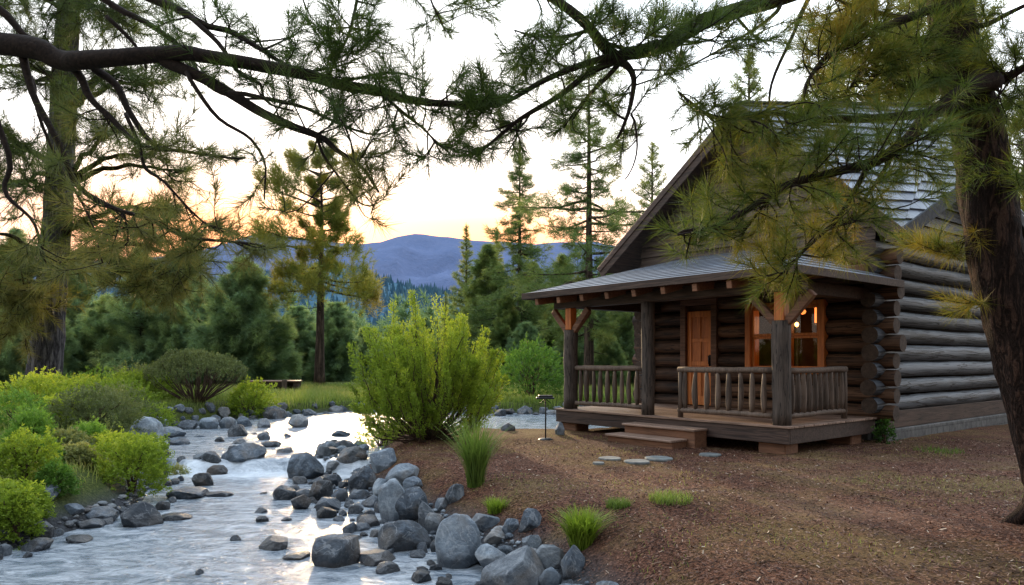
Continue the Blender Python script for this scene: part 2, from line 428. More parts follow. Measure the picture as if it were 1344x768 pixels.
# bright gradient added to lift the light of the whole sky, warmer low down
tc = wn('TexCoord'); sep = wn('SeparateXYZ', {0: tc.outputs['Generated']})
def wramp(fac, stops):
    rp = wn('ValToRGB', {'Fac': fac}); cr = rp.color_ramp
    while len(cr.elements) < len(stops): cr.elements.new(0.5)
    for e, (p, c) in zip(cr.elements, stops): e.position = p; e.color = (*c, 1)
    return rp.outputs[0]
cool = wramp(sep.outputs[2], [(0.0, (0.80, 0.66, 0.56)), (0.15, (0.85, 0.74, 0.64)), (0.23, (0.85, 0.86, 0.88)), (0.55, (0.80, 0.90, 1.0)), (1.0, (0.66, 0.80, 1.0))])
warm = wramp(sep.outputs[2], [(0.0, (0.75, 0.3, 0.1)), (0.155, (1.0, 0.28, 0.055)), (0.182, (1.0, 0.38, 0.13)), (0.212, (0.9, 0.55, 0.36)), (0.26, (0.8, 0.7, 0.64)), (0.42, (0.72, 0.73, 0.74))])
dt = wn('VectorMath', {0: tc.outputs['Generated'], 1: tuple(float(c) for c in sd)}, operation='DOT_PRODUCT')
mk = wn('MapRange', {0: dt.outputs['Value'], 1: 0.87, 2: 0.993}, interpolation_type='SMOOTHSTEP')
mx = wn('Mix', data_type='RGBA'); wt.links.new(mk.outputs[0], mx.inputs[0]); wt.links.new(cool, mx.inputs[6]); wt.links.new(warm, mx.inputs[7])
# the sky away from the sunset is dimmer
fall = wn('MapRange', {0: dt.outputs['Value'], 1: -0.75, 2: 0.35, 3: 0.66, 4: 2.8}, interpolation_type='SMOOTHSTEP')
bg2 = wn('Background', {'Color': mx.outputs[2], 'Strength': fall.outputs[0]})
ad = wn('AddShader', {0: bg.outputs[0], 1: bg2.outputs[0]})
wo = wn('OutputWorld', {0: ad.outputs[0]})
# ------------------------------------------------------------------ terrain and river
LEFT = [(-6.5, -6), (-5.9, 0), (-5.3, 5), (-5.0, 7.04), (-4.95, 7.75), (-4.7, 8.6), (-4.75, 9.74), (-5.3, 11.2), (-5.7, 12.3), (-6.9, 14.25), (-7.9, 16.3), (-8.5, 19), (-7.7, 21.4), (-6.5, 22.8), (-5.2, 24.2), (-2.5, 24), (-.75, 22.8), (1.6, 23.0), (5, 26), (12, 34), (20, 42)]
RIGHT = [(.9, -6), (.6, 0), (.35, 4), (.0, 5.6), (-.35, 6.6), (-1.15, 7.75), (-1.7, 8.6), (-2.3, 9.7), (-3.05, 11.2), (-3.2, 13.2), (-3.4, 14.9), (-3.9, 16.6), (-3.6, 18.0), (-2.3, 18.2), (-1.0, 17.4), (-.2, 16.9), (1.2, 16.8), (3, 19.5), (8, 25), (15, 33), (24, 42)]
RIVER = np.array(LEFT + RIGHT[::-1], float)

def river_sd(x, y):
    """signed distance to the river outline, negative in the water"""
    x = np.asarray(x, float); y = np.asarray(y, float)
    d2 = np.full(x.shape, 1e12); inside = np.zeros(x.shape, bool)
    n = len(RIVER)
    for i in range(n):
        a = RIVER[i]; b = RIVER[(i + 1) % n]
        ab = b - a
        t = np.clip(((x - a[0]) * ab[0] + (y - a[1]) * ab[1]) / (ab @ ab), 0, 1)
        d2 = np.minimum(d2, (x - a[0] - t * ab[0]) ** 2 + (y - a[1] - t * ab[1]) ** 2)
        if a[1] != b[1]:
            c = ((a[1] > y) != (b[1] > y)) & (x < (b[0] - a[0]) * (y - a[1]) / (b[1] - a[1]) + a[0])
            inside ^= c
    d = np.sqrt(d2)
    return np.where(inside, -d, d)

def smooth(t):
    t = np.clip(t, 0, 1); return t * t * (3 - 2 * t)

def water_z(x, y):
    """two levels with a short drop along a ledge"""
    x = np.asarray(x, float); y = np.asarray(y, float)
    ledge = 12.75 + 0.12 * np.sin(x * 2.6) + 0.08 * np.sin(x * 6.1 + 1)
    return -0.5 + 0.2 * smooth((y - ledge) / 0.32 + 0.5)

def ground_z(x, y):
    x = np.asarray(x, float); y = np.asarray(y, float)
    d = river_sd(x, y)
    q = np.stack([x, y, np.zeros_like(x)], -1)
    z0 = 0.10 * (fbm(q, 0.35, 3, 3) - 0.5) + 0.03 * (fbm(q, 2.2, 2, 9) - 0.5)
    z0 = z0 * smooth((d - 0.2) / 2)
    leftb = smooth((-x - 5.2 - 0.1 * y) / 2.0) * (y < 24)
    z0 = z0 + 0.22 * leftb
    z0 = z0 + 0.09 * np.exp(-((x - 1.75) ** 2 / 0.5 + (y - 7.5) ** 2 / 0.25))      # small mound by the grass
    z0 = z0 + 0.05 * smooth((y - 30) / 60) * 20 * 0.3
    # the flat under the cabin and porch
    far_side = (y > 20.5) | (x < -5)
    w = np.where(far_side, 1.5, 1.9)
    k = smooth((d + 0.35) / w)
    z = -0.85 + (z0 + 0.85) * k
    return z

def surf_z(x, y):
    g = ground_z(x, y); d = river_sd(x, y)
    return np.where(d < 0.45, np.maximum(g, water_z(x, y)), g)

def hit(px, py):
    """where the line of sight through a photo pixel meets ground or water"""
    d = np.geomspace(3, 120, 4000)
    x = (px - CX) / FPX * d; z = CAMZ + (HY - py) / FPX * d
    s = surf_z(x, d)
    k = np.argmax(z <= s)
    return np.array([x[k], d[k], s[k]])

def axis_coords(lo, hi, step, far, n):
    core = np.arange(lo, hi + 1e-6, step)
    a = hi + np.geomspace(step * 1.5, far, n); b = lo - np.geomspace(step * 1.5, far, n)[::-1]
    return np.concatenate([b, core, a])

xs = axis_coords(-13, 9, 0.09, 5200, 45); ys = np.concatenate([[-400, -120, -40, -15, -6, -2], np.arange(0.5, 16, 0.08), np.arange(16, 42, 0.16), 42 + np.geomspace(0.4, 9000, 50)])
X, Y = np.meshgrid(xs, ys)
Z = ground_z(X.ravel(), Y.ravel()).reshape(X.shape)
mb = MB()
ny, nx = X.shape
I = np.arange(ny - 1)[:, None] * nx + np.arange(nx - 1)[None, :]
F = np.stack([I, I + 1, I + nx + 1, I + nx], -1).reshape(-1, 4)
Pn = np.stack([X.ravel(), Y.ravel(), Z.ravel()], -1)
rd = river_sd(X.ravel(), Y.ravel())
# tint: 0 mulch, 1 meadow
mead = np.where((Y.ravel() > 20) | (X.ravel() < -5.0) , 1.0, 0.0)
fars = smooth((Y.ravel() - 17.5) / 2) * (rd > 0) * (X.ravel() < 3)
mead = np.clip(np.maximum(mead, fars), 0, 1)
mb.add(Pn, F, 0, mead)

t = NT('forest_floor'); v = t.pos()
n0 = t.noise(v, 0.55, 4, 0.6, 0.4); n1 = t.noise(v, 2.3, 5, 0.62); n2 = t.noise(v, 26, 6, 0.72); n3 = t.noise(v, 90, 4, 0.7)
vor = t.n('TexVoronoi', {'Vector': v, 'Scale': 60.0, 'Randomness': 1.0}).outputs[1]
vs = t.n('SeparateColor', {0: vor}).outputs[0]
f = t.math('ADD', t.math('MULTIPLY', n2, 0.6), t.math('ADD', t.math('MULTIPLY', n3, 0.35), t.math('MULTIPLY', t.math('SUBTRACT', vs, 0.5), 0.22)))
mulch = t.ramp(f, [(0.36, (0.022, 0.01, 0.007)), (0.52, (0.155, 0.068, 0.041)), (0.66, (0.32, 0.16, 0.1)), (0.82, (0.5, 0.33, 0.23))])
moss = t.ramp(f, [(0.3, (0.06, 0.038, 0.014)), (0.55, (0.22, 0.15, 0.06)), (0.85, (0.42, 0.32, 0.15))])
pm = t.ramp(t.math('ADD', t.math('MULTIPLY', n0, 0.65), t.math('MULTIPLY', n1, 0.4)), [(0.49, (0, 0, 0)), (0.62, (0.9, 0.9, 0.9))])
c = t.mix(pm, mulch, moss)
big = t.noise(v, 0.32, 3, 0.55, 0.6)
c = t.mix(t.ramp(big, [(0.42, (0.75, 0.75, 0.75)), (0.6, (0, 0, 0))]), c, t.mix(1.0, c, (0.62, 0.56, 0.55), 'MULTIPLY'))
c = t.mix(t.ramp(t.noise(v, 0.45, 2, 0.5), [(0.55, (0, 0, 0)), (0.7, (0.6, 0.6, 0.6))]), c, t.mix(0.5, c, (0.27, 0.16, 0.11)))
gr = t.ramp(f, [(0.3, (0.02, 0.035, 0.008)), (0.55, (0.085, 0.105, 0.025)), (0.85, (0.2, 0.19, 0.06))])
c = t.mix(t.attr('tint'), c, gr)
pz = t.n('SeparateXYZ', {0: v}).outputs[2]
wet = t.n('MapRange', {0: t.math('ADD', pz, t.math('MULTIPLY', n1, 0.15)), 1: -0.1, 2: -0.3}).outputs[0]
c = t.mix(wet, c, t.ramp(n2, [(0.3, (0.02, 0.02, 0.022)), (0.7, (0.1, 0.105, 0.115))]))
h = t.math('ADD', t.math('MULTIPLY', n2, 0.8), t.math('ADD', t.math('MULTIPLY', n3, 0.4), t.math('MULTIPLY', vs, 0.3)))
gm = t.done(P(t, c, 0.92, t.bump(h, 0.9, 0.045), 0.12))
o = mb.build('ground', gm, smooth=True); tag(o, kind='structure')

# water surface
wx = np.arange(-10.5, 3.0, 0.06); wy = np.concatenate([np.arange(-3, 12, 0.12), np.arange(12, 13.6, 0.03), np.arange(13.6, 25.6, 0.15)])
X, Y = np.meshgrid(wx, wy); ny, nx = X.shape
q = np.stack([X.ravel(), Y.ravel(), np.zeros(X.size)], -1)
Z = water_z(X.ravel(), Y.ravel())
qq = q.copy(); qq[:, 0] += 0.35 * qq[:, 1]; qq[:, 0] *= 0.8
near = smooth((24 - q[:, 1]) / 18)
led = np.exp(-((q[:, 1] - 12.55) / 0.5) ** 2)
Z = Z + (fbm(qq, 1.7, 3, 21) - 0.5) * 0.03 * near + (fbm(q * [1, 0.5, 1], 5.5, 2, 5) - 0.5) * (0.01 * near + 0.05 * led)
rd = river_sd(X.ravel(), Y.ravel()).reshape(X.shape)
keep = (rd[:-1, :-1] < 1.0)
I = np.arange(ny - 1)[:, None] * nx + np.arange(nx - 1)[None, :]
F = np.stack([I, I + 1, I + nx + 1, I + nx], -1)[keep]
foam = np.clip(np.exp(-((q[:, 1] - 12.45) / 0.35) ** 2) * 0.85, 0, 1)
mb = MB(); mb.add(np.stack([X.ravel(), Y.ravel(), Z], -1), F, 0, foam)
# the far reach round the bend
wx2 = np.array([3.0, 30.0]); 
mb.add([(2.9, 16, -0.3), (30, 16, -0.3), (30, 46, -0.3), (2.9, 46, -0.3)], [[0, 1, 2, 3]], 0, 0.0)
t = NT('river_water'); v = t.pos()
vr = t.mapping(v, (0.75, 1.0, 1.0), rot=(0, 0, math.radians(-12)))
w1 = t.noise(vr, 3.2, 4, 0.55, 0.6); w2 = t.noise(vr, 13, 4, 0.6, 0.5); w3 = t.noise(vr, 45, 2, 0.5)
hh = t.math('ADD', t.math('MULTIPLY', w1, 1.0), t.math('ADD', t.math('MULTIPLY', w2, 0.35), t.math('MULTIPLY', w3, 0.06)))
nb = t.bump(hh, 0.75, 0.08)
st = t.noise(t.mapping(v, (0.55, 1.0, 1.0), rot=(0, 0, math.radians(-16))), 4.2, 6, 0.72, 1.2)
fo = t.math('ADD', t.attr('tint'), t.n('MapRange', {0: st, 1: 0.4, 2: 0.7, 3: 0.0, 4: 0.7}).outputs[0])  # foam plus streaks that paint bright ripple reflections into the colour
fo = t.math('MINIMUM', fo, 0.9)
c = t.mix(fo, (0.105, 0.135, 0.168), (0.62, 0.66, 0.7))
wm = t.done(P(t, c, 0.2, nb, 0.8, IOR=1.4))
o = mb.build('river', wm, smooth=True); tag(o, kind='structure')

# ------------------------------------------------------------------ hills
def ridge(name, prof, dist, depth, colr, seed, rough, forest):
    """a range whose skyline passes through photo columns prof at the given distance"""
    px = np.array([p[0] for p in prof], float); py = np.array([p[1] for p in prof], float)
    n = 260; m = 34
    gx = np.linspace(px[0], px[-1], n)
    sky_h = CAMZ + (HY - np.interp(gx, px, py)) / FPX * dist
    nn = fbm(np.stack([gx * 0.03, np.zeros(n), np.zeros(n)], -1), 1.0, 4, seed) - 0.5
    sky_h = sky_h + nn * rough * dist / FPX
    V = []
    for j in range(m):
        s = j / (m - 1)                       # 0 at the foot, 1 on the skyline
        d = dist - depth * (1 - s)
        wx = (gx - CX) / FPX * dist
        q = np.stack([wx / 160.0, np.full(n, s * 7.0), np.zeros(n)], -1)
        rel = fbm(q, 1.0, 4, seed + 5) - 0.5
        z = sky_h * (s ** 0.85) + rel * sky_h * 0.28 * np.sin(np.pi * s)
        V.append(np.stack([wx, np.full(n, d), z], -1))
    V = np.array(V).reshape(-1, 3)
    I = np.arange(m - 1)[:, None] * n + np.arange(n - 1)[None, :]
    F = np.stack([I, I + 1, I + n + 1, I + n], -1).reshape(-1, 4)
    mb = MB(); mb.add(V, F, 0, 0.5)
    t = NT(name + '_hazed_cover'); v = t.pos()
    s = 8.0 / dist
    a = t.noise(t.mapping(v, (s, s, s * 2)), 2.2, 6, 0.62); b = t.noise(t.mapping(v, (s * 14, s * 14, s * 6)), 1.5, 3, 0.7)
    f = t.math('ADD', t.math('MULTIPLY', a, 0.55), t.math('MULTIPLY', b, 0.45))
    c = t.ramp(f, [(0.32, colr[0]), (0.68, colr[1])])  # distance haze is put into these bluish slope colours
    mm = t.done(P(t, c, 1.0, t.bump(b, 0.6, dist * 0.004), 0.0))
    o = mb.build(name, mm, smooth=True); tag(o, kind='structure')
    return V.reshape(m, n, 3)
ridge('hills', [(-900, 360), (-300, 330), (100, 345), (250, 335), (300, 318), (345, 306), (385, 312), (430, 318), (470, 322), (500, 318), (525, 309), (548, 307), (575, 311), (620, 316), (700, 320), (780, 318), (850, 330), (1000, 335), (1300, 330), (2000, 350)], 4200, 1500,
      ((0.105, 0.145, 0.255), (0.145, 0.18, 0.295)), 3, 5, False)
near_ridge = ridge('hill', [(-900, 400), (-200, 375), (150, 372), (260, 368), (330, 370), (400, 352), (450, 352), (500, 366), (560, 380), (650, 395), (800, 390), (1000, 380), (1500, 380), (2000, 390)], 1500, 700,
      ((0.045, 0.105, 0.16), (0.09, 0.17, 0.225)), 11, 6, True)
# the wood on the nearer hill, one mass
m, n, _ = near_ridge.shape
cnt = 9000
jj = rng.uniform(6, m - 1.01, cnt); ii = rng.uniform(40, n - 40, cnt)
j0 = jj.astype(int); i0 = ii.astype(int)
fj = (jj - j0)[:, None]; fi = (ii - i0)[:, None]
b = near_ridge
Pp = (b[j0, i0] * (1 - fi) + b[j0, i0 + 1] * fi) * (1 - fj) + (b[j0 + 1, i0] * (1 - fi) + b[j0 + 1, i0 + 1] * fi) * fj
hh = rng.uniform(9, 19, cnt); rr = hh * 0.24
ang = np.linspace(0, 2 * np.pi, 5, endpoint=False)
V = np.empty((cnt, 6, 3))
for k in range(5):
    V[:, k] = Pp + np.stack([np.cos(ang[k]) * rr, np.sin(ang[k]) * rr, -hh * 0.05], -1)
V[:, 5] = Pp + np.stack([np.zeros(cnt), np.zeros(cnt), hh], -1)
F = np.concatenate([np.arange(cnt)[:, None] * 6 + np.array([k, (k + 1) % 5, 5]) for k in range(5)])
mb = MB(); mb.add(V.reshape(-1, 3), F, 0, np.repeat(rng.uniform(0, 1, cnt), 6))
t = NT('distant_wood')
mm = t.done(P(t, t.ramp(t.attr('tint'), [(0.0, (0.04, 0.095, 0.145)), (1.0, (0.085, 0.16, 0.2))]), 1.0, None, 0.0))  # tree colours carry the same painted blue haze as the slope
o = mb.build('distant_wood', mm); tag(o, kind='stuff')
# ------------------------------------------------------------------ log cabin (local x runs right along the front, y back along the side)
CAB_O = (6.60, 13.03, 0.0)
CAB_RZ = math.atan2(-0.777, 0.629)
cabin = empty('log_cabin', CAB_O, CAB_RZ)
tag(cabin, 'weathered log cabin with slate roof and railed front porch at right', 'cabin')
R0, SP = 0.143, 0.31
def log(mb, p0, p1, r, axis, seed):
    n = max(5, int(np.linalg.norm(np.array(p1) - np.array(p0)) / 0.35))
    pts = np.linspace(p0, p1, n)
    q = np.stack([np.linspace(0, n * .3, n), np.full(n, seed * 1.7), np.zeros(n)], -1)
    wob = (fbm(q, 1.0, 2, seed) - .5) * 0.035
    pts[:, 2] += wob
    pts[:, 1 if axis == 'x' else 0] += (fbm(q + 50, 1.0, 2, seed) - .5) * 0.03
    rad = r * (1 + (fbm(q + 9, 1.5, 2, seed) - .5) * 0.16)
    mb.tube(pts, rad, 16, 0, rng.uniform(0.2, 0.8), True, 0.05, seed, capmat=1)
# front wall, openings: door x -4.2..-3.36, window x -2.66..-0.98
mb = MB(); k = 0
DOOR = (-4.22, -3.36, 0.4, 2.62); WIN = (-2.56, -0.98, 1.28, 2.54)
for i in range(10):
    z = 0.52 + SP * i
    spans = [(-5.62 - rng.uniform(0, .12), 0.3 + rng.uniform(0, .12))]
    for (a, b, z0, z1) in (DOOR, WIN):
        if z + R0 * .6 > z0 and z - R0 * .6 < z1:
            new = []
            for (s, e) in spans:
                if s < a and e > b: new += [(s, a), (b, e)]
                else: new.append((s, e))
            spans = new
    for (s, e) in spans:
        log(mb, (s, 0.0, z), (e, 0.0, z), R0 * rng.uniform(.94, 1.06), 'x', k + 3); k += 1
for (x0_, x1_, z0_, z1_) in ((-5.3, DOOR[0], .35, 3.4), (DOOR[1], WIN[0], .35, 3.4), (WIN[1], 0, .35, 3.4), (DOOR[0], DOOR[1], DOOR[3] + .03, 3.4), (WIN[0], WIN[1], .35, WIN[2] - .02), (WIN[0], WIN[1], WIN[3] + .03, 3.4)):
    mb.box((x0_, -.035, z0_), (x1_, .06, z1_), 2)
mb.build('front_wall', [M['log_x'], M['endgrain'], M['gap_shade']], cabin, True)
mb = MB()
for i in range(10):
    z = 0.67 + SP * i
    log(mb, (0.0, -0.32 - rng.uniform(0, .12), z), (0.0, 8.3, z), R0 * rng.uniform(.88, 1.06), 'y', 60 + i)
    log(mb, (-5.3, -0.32 - rng.uniform(0, .12), z), (-5.3, 8.3, z), R0 * rng.uniform(.95, 1.05), 'y', 80 + i)
mb.box((-.06, .05, .5), (.035, 8.0, 3.6), 2); mb.box((-5.34, .05, .5), (-5.24, 8.0, 3.6), 2)
mb.build('side_wall', [M['log_y'], M['endgrain'], M['gap_shade']], cabin, True)
mb = MB()
for i in range(10):
    log(mb, (-5.6, 8.0, 0.52 + SP * i), (0.3, 8.0, 0.52 + SP * i), R0, 'x', 100 + i)
mb.build('rear_wall', [M['log_x'], M['endgrain']], cabin, True)
mb = MB(); mb.box((-0.02, 0.05, 0.22), (0.11, 8.0, 0.535), 0, .5, .01); mb.box((-5.4, 0.05, 0.29), (-5.26, 8.0, 0.55), 0, .5, .01)
mb.build('sill_board', M['beam_y'], cabin)
mb = MB(); mb.box((-0.12, 0.0, -0.4), (0.15, 8.1, 0.217), 0, .5, .02); mb.box((-5.5, 0.0, -0.4), (-5.2, 8.1, 0.287), 0, .5, .02); mb.box((-5.19, -0.1, -0.4), (-0.13, 0.15, 0.30), 0, .5, .02)
mb.build('foundation', M['found'], cabin)
# room behind the window
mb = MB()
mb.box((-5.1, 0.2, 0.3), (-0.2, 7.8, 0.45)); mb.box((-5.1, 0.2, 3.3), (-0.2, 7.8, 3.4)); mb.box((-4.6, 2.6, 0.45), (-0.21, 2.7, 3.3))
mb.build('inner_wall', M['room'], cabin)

# door
door = MB(); x0, x1, z0, z1 = -4.12, -3.46, 0.47, 2.53
door.box((x0, -0.10, z0), (x1, -0.05, z1), 0, .35, .006)
door = door.build('door', M['orange'], cabin)
mb = MB()
W = x1 - x0
for (a, b, c, d) in ((0, .11, 0, z1 - z0), (W - .11, W, 0, z1 - z0)):
    mb.box((x0 + a, -0.122, z0 + c), (x0 + b, -0.102, z0 + d), 0, .6, .006)
for (c, d) in ((0, .2), (.86, .96), (1.38, 1.46), (1.93, 2.06)):
    mb.box((x0 + .112, -0.121, z0 + c), (x1 - .112, -0.103, z0 + d), 0, .6, .006)
mb.box((x0 + W / 2 - .045, -0.1195, z0 + .202), (x0 + W / 2 + .045, -0.1035, z0 + .858), 0, .5, .006)
mb.box((x0 + W / 2 - .03, -0.1195, z0 + .962), (x0 + W / 2 + .03, -0.1035, z0 + 1.378), 0, .5, .006)
mb.box((x0 + W / 2 - .02, -0.1195, z0 + 1.462), (x0 + W / 2 + .02, -0.1035, z0 + 1.928), 0, .5, .006)
mb.build('door_panel_frame', M['orange'], door)
mb = MB(); mb.tube([(x1 - .06, -.12, z0 + .98), (x1 - .06, -.17, z0 + .98)], .012, 8); mb.tube([(x1 - .06, -.17, z0 + .9), (x1 - .06, -.175, z0 + 1.08)], .014, 8); mb.box((x1 - .09, -.126, z0 + .85), (x1 - .03, -.1225, z0 + 1.1), 0, .5, .002)
mb.build('handle', M['metal'], door, True)
mb = MB()
mb.box((DOOR[0] - .05, -0.19, 0.455), (x0 - .004, 0.16, 2.66), 0, .2, .008); mb.box((x1 + .004, -0.19, 0.455), (DOOR[1] + .05, 0.16, 2.66), 0, .2, .008)
mb.box((DOOR[0] - .05, -0.188, 2.663), (DOOR[1] + .05, 0.16, 2.79), 0, .2, .008); mb.box((x0, -0.03, 2.535), (x1, 0.1, 2.66), 0, .1, .004)
mb.build('door_frame', M['redwood'], cabin)
# window: two double-hung lights
win = MB(); a, b, c, d = WIN
mid = (a + b) / 2
win.box((a - .06, -.19, c - .07), (a + .06, .16, d + .07), 0, .4, .008); win.box((b - .06, -.19, c - .07), (b + .06, .16, d + .07), 0, .4, .008); win.box((mid - .07, -.186, c), (mid + .07, .12, d), 0, .4, .008)
win.box((a + .062, -.188, d - .02), (b - .062, .158, d + .068), 0, .5, .008); win.box((a + .062, -.2, c - .09), (b - .062, .158, c + .01), 0, .5, .008)
win = win.build('window', M['orange'], cabin)
for (l, r) in ((a + .063, mid - .073), (mid + .073, b - .063)):
    zm = c + (d - c) * .52
    for (u0, u1, yy) in ((c + .012, zm, -.09), (zm + .004, d - .022, -.12)):
        s = MB()
        s.box((l, yy - .02, u0), (l + .05, yy + .02, u1), 0, .6, .004); s.box((r - .05, yy - .02, u0), (r, yy + .02, u1), 0, .6, .004)
        s.box((l + .051, yy - .019, u0), (r - .051, yy + .019, u0 + .05), 0, .6, .004); s.box((l + .051, yy - .019, u1 - .05), (r - .051, yy + .019, u1), 0, .6, .004)
        s.build('sash', M['orange'], win)
        g = MB(); g.quad((l + .05, yy, u0 + .05), (r - .05, yy, u0 + .05), (r - .05, yy, u1 - .05), (l + .05, yy, u1 - .05)); g.build('pane', M['glass'], win)

# deck
DX0, DX1, DY0 = -5.25, 0.06, -3.1
mb = MB(); y = DY0; w = .145
while y < -0.2:
    e = min(y + w, -0.17)
    mb.box((DX0 - rng.uniform(0, .01), y + .003, .415), (DX1 + rng.uniform(0, .01), e - .003, .45 + rng.uniform(-.002, .002)), 0, rng.uniform(.2, .8), .004); y += w
mb.build('deck_boards', M['deck'], cabin)
mb = MB()
mb.box((DX0 + .02, DY0 + .025, .17), (DX1 - .03, DY0 + .07, .412), 0, .5, .006)
mb.box((DX1 - .075, DY0 + .072, .17), (DX1 - .028, -.2, .411), 0, .4, .006); mb.box((DX0 + .022, DY0 + .072, .17), (DX0 + .07, -.2, .411), 0, .4, .006)
mb.build('deck_skirt', M['barge'], cabin)
for (px_, py_) in ((-0.32, -2.78), (-4.95, -2.8), (-2.6, -2.7), (-0.3, -.7), (-4.9, -.7)):
    mb = MB(); mb.box((px_ - .24, py_ - .19, -.35), (px_ + .24, py_ + .19, .168), 0, .5, .02); mb.build('deck_pier', M['redwood'], cabin)
# posts with braces
PY = DY0 + .17
for (x, full, br) in ((-.17, False, 1), (-2.86, True, 0), (-4.93, False, 1)):
    p = MB()
    zt = 2.53 if full else 2.08
    n = 9; zz = np.linspace(.45, zt, n)
    pts = np.stack([np.full(n, x) + rng.normal(0, .006, n), np.full(n, PY) + rng.normal(0, .006, n), zz], -1)
    p.tube(pts, .145 * (1 if not full else .85) * (1 + rng.normal(0, .02, n)), 14, 0, rng.uniform(.3, .6), True, .05, int(x * -10))
    post = p.build('porch_post', M['post'], cabin, True)
    if not full:
        h = MB(); h.box((x - .085, PY - .085, 2.082), (x + .085, PY + .085, 2.53), 0, .4, .01); h.build('post_head', M['orange'], post)
    if br:
        for (dx, dy) in ((-1, 0), (1, 0), (0, 1)):
            b = MB(); b.beam((x + dx * .1, PY + dy * .1, 2.06), (x + dx * .52, PY + dy * .52, 2.5), .1, .13, 0, .4, .01); b.build('brace', M['redwood'], post)
# front and side beams, rafter tails
mb = MB(); mb.box((-5.35, PY - .1, 2.533), (.22, PY + .1, 2.76), 0, .4, .012)
mb.box((.0 - .27, PY + .102, 2.533), (-.07, -.16, 2.75), 0, .3, .012); mb.box((-5.03, PY + .102, 2.533), (-4.83, -.16, 2.75), 0, .3, .012)
mb.build('porch_beam', M['beam_x'], cabin)
# porch roof: hipped
EX0, EX1, EY, EZ = -5.75, 0.42, -3.55, 2.84
TZ, TX0, TX1 = 3.74, -4.25, -1.75
C = [np.array(p, float) for p in ((EX0, EY, EZ), (EX1, EY, EZ), (TX1, -.02, TZ), (TX0, -.02, TZ), (EX1, -.02, EZ), (EX0, -.02, EZ))]
def clip(poly, f, keep_ge):
    out = []
    for i in range(len(poly)):
        p, q = poly[i], poly[(i + 1) % len(poly)]
        fp, fq = f(p), f(q)
        ip = fp >= 0 if keep_ge else fp <= 0; iq = fq >= 0 if keep_ge else fq <= 0
        if ip: out.append(p)
        if ip != iq: out.append(p + (q - p) * (fp / (fp - fq)))
    return out
def courses(mb, poly, eave_a, eave_b, expo, lift, mat=0, thick=.0, flip=False):
    """real overlapping courses over a flat roof plane"""
    poly = [np.array(p, float) for p in poly]
    ea, eb = np.array(eave_a, float), np.array(eave_b, float)
    e = unit(eb - ea)
    nrm = unit(np.cross(poly[1] - poly[0], poly[2] - poly[0]))
    if nrm[2] < 0: nrm = -nrm
    up = np.cross(nrm, e); up = up if up[2] > 0 else -up
    f = lambda p: float((p - ea) @ up)
    top = max(f(p) for p in poly); k = 0; s = 0.0
    while s < top - 1e-4:
        s1 = min(s + expo, top)
        strip = clip(clip(poly, lambda p: f(p) - s, True), lambda p: f(p) - s1, False)
        if len(strip) >= 3:
            V = []; UVs = []
            for p in strip:
                r = (f(p) - s) / expo
                V.append(p + nrm * (lift * (1 - r) + .004)); UVs.append(((p - ea) @ e, k + .02 + .96 * r, 0))
            mb.poly(V, mat, .5, UVs)
            lowv = [p for p in strip if f(p) - s < 1e-5]
            if len(lowv) >= 2:
                lowv = sorted(lowv, key=lambda p: (p - ea) @ e); a_, b_ = lowv[0], lowv[-1]
                mb.quad(a_, b_, b_ + nrm * (lift + .004), a_ + nrm * (lift + .004), mat, .3, [((a_ - ea) @ e, k + .02, 0), ((b_ - ea) @ e, k + .02, 0)] * 2)
        s = s1; k += 1
mb = MB()
courses(mb, [C[0], C[1], C[2], C[3]], C[0], C[1], .27, .014)
courses(mb, [C[1], C[4], C[2]], C[1], C[4], .27, .014)
courses(mb, [C[0], C[5], C[3]], C[5], C[0], .27, .014)
proof = mb.build('porch_roof', [M['shingle']], cabin)
mb = MB(); dz = np.array([0, 0, -.1])
for pl in ([C[0], C[1], C[2], C[3]], [C[1], C[4], C[2]], [C[0], C[3], C[5]]):
    mb.poly([p + np.array([0, 0, -.006]) for p in pl]); mb.poly([p + dz for p in pl][::-1])
for (p, q) in ((C[0], C[1]), (C[1], C[4]), (C[5], C[0])): mb.quad(p + dz, q + dz, q + [0, 0, -.005], p + [0, 0, -.005])
mb.build('roof_board', M['beam_x'], proof)
mb = MB()
for (p, q, o_) in ((C[0], C[1], (0, -.018, 0)), (C[1], C[4], (.018, 0, 0)), (C[5], C[0], (-.018, 0, 0))):
    p = p + np.array(o_) + [0, 0, -.045]; q = q + np.array(o_) + [0, 0, -.045]
    mb.beam(p, q, .03, .125, 0, .4, .004)
mb.build('fascia', M['beam_x'], proof)
mb = MB()
for x in np.arange(-5.35, .3, .66):
    yb = -.2; s = (TZ - EZ) / (3.53)
    mb.beam((x, EY + .04, EZ - .18), (x, yb, EZ - .18 + s * (yb - EY) * (.55 if x < TX0 or x > TX1 else .96)), .1, .13, 0, rng.uniform(.4, .9), .008)
mb.build('rafter', M['redwood'], proof)

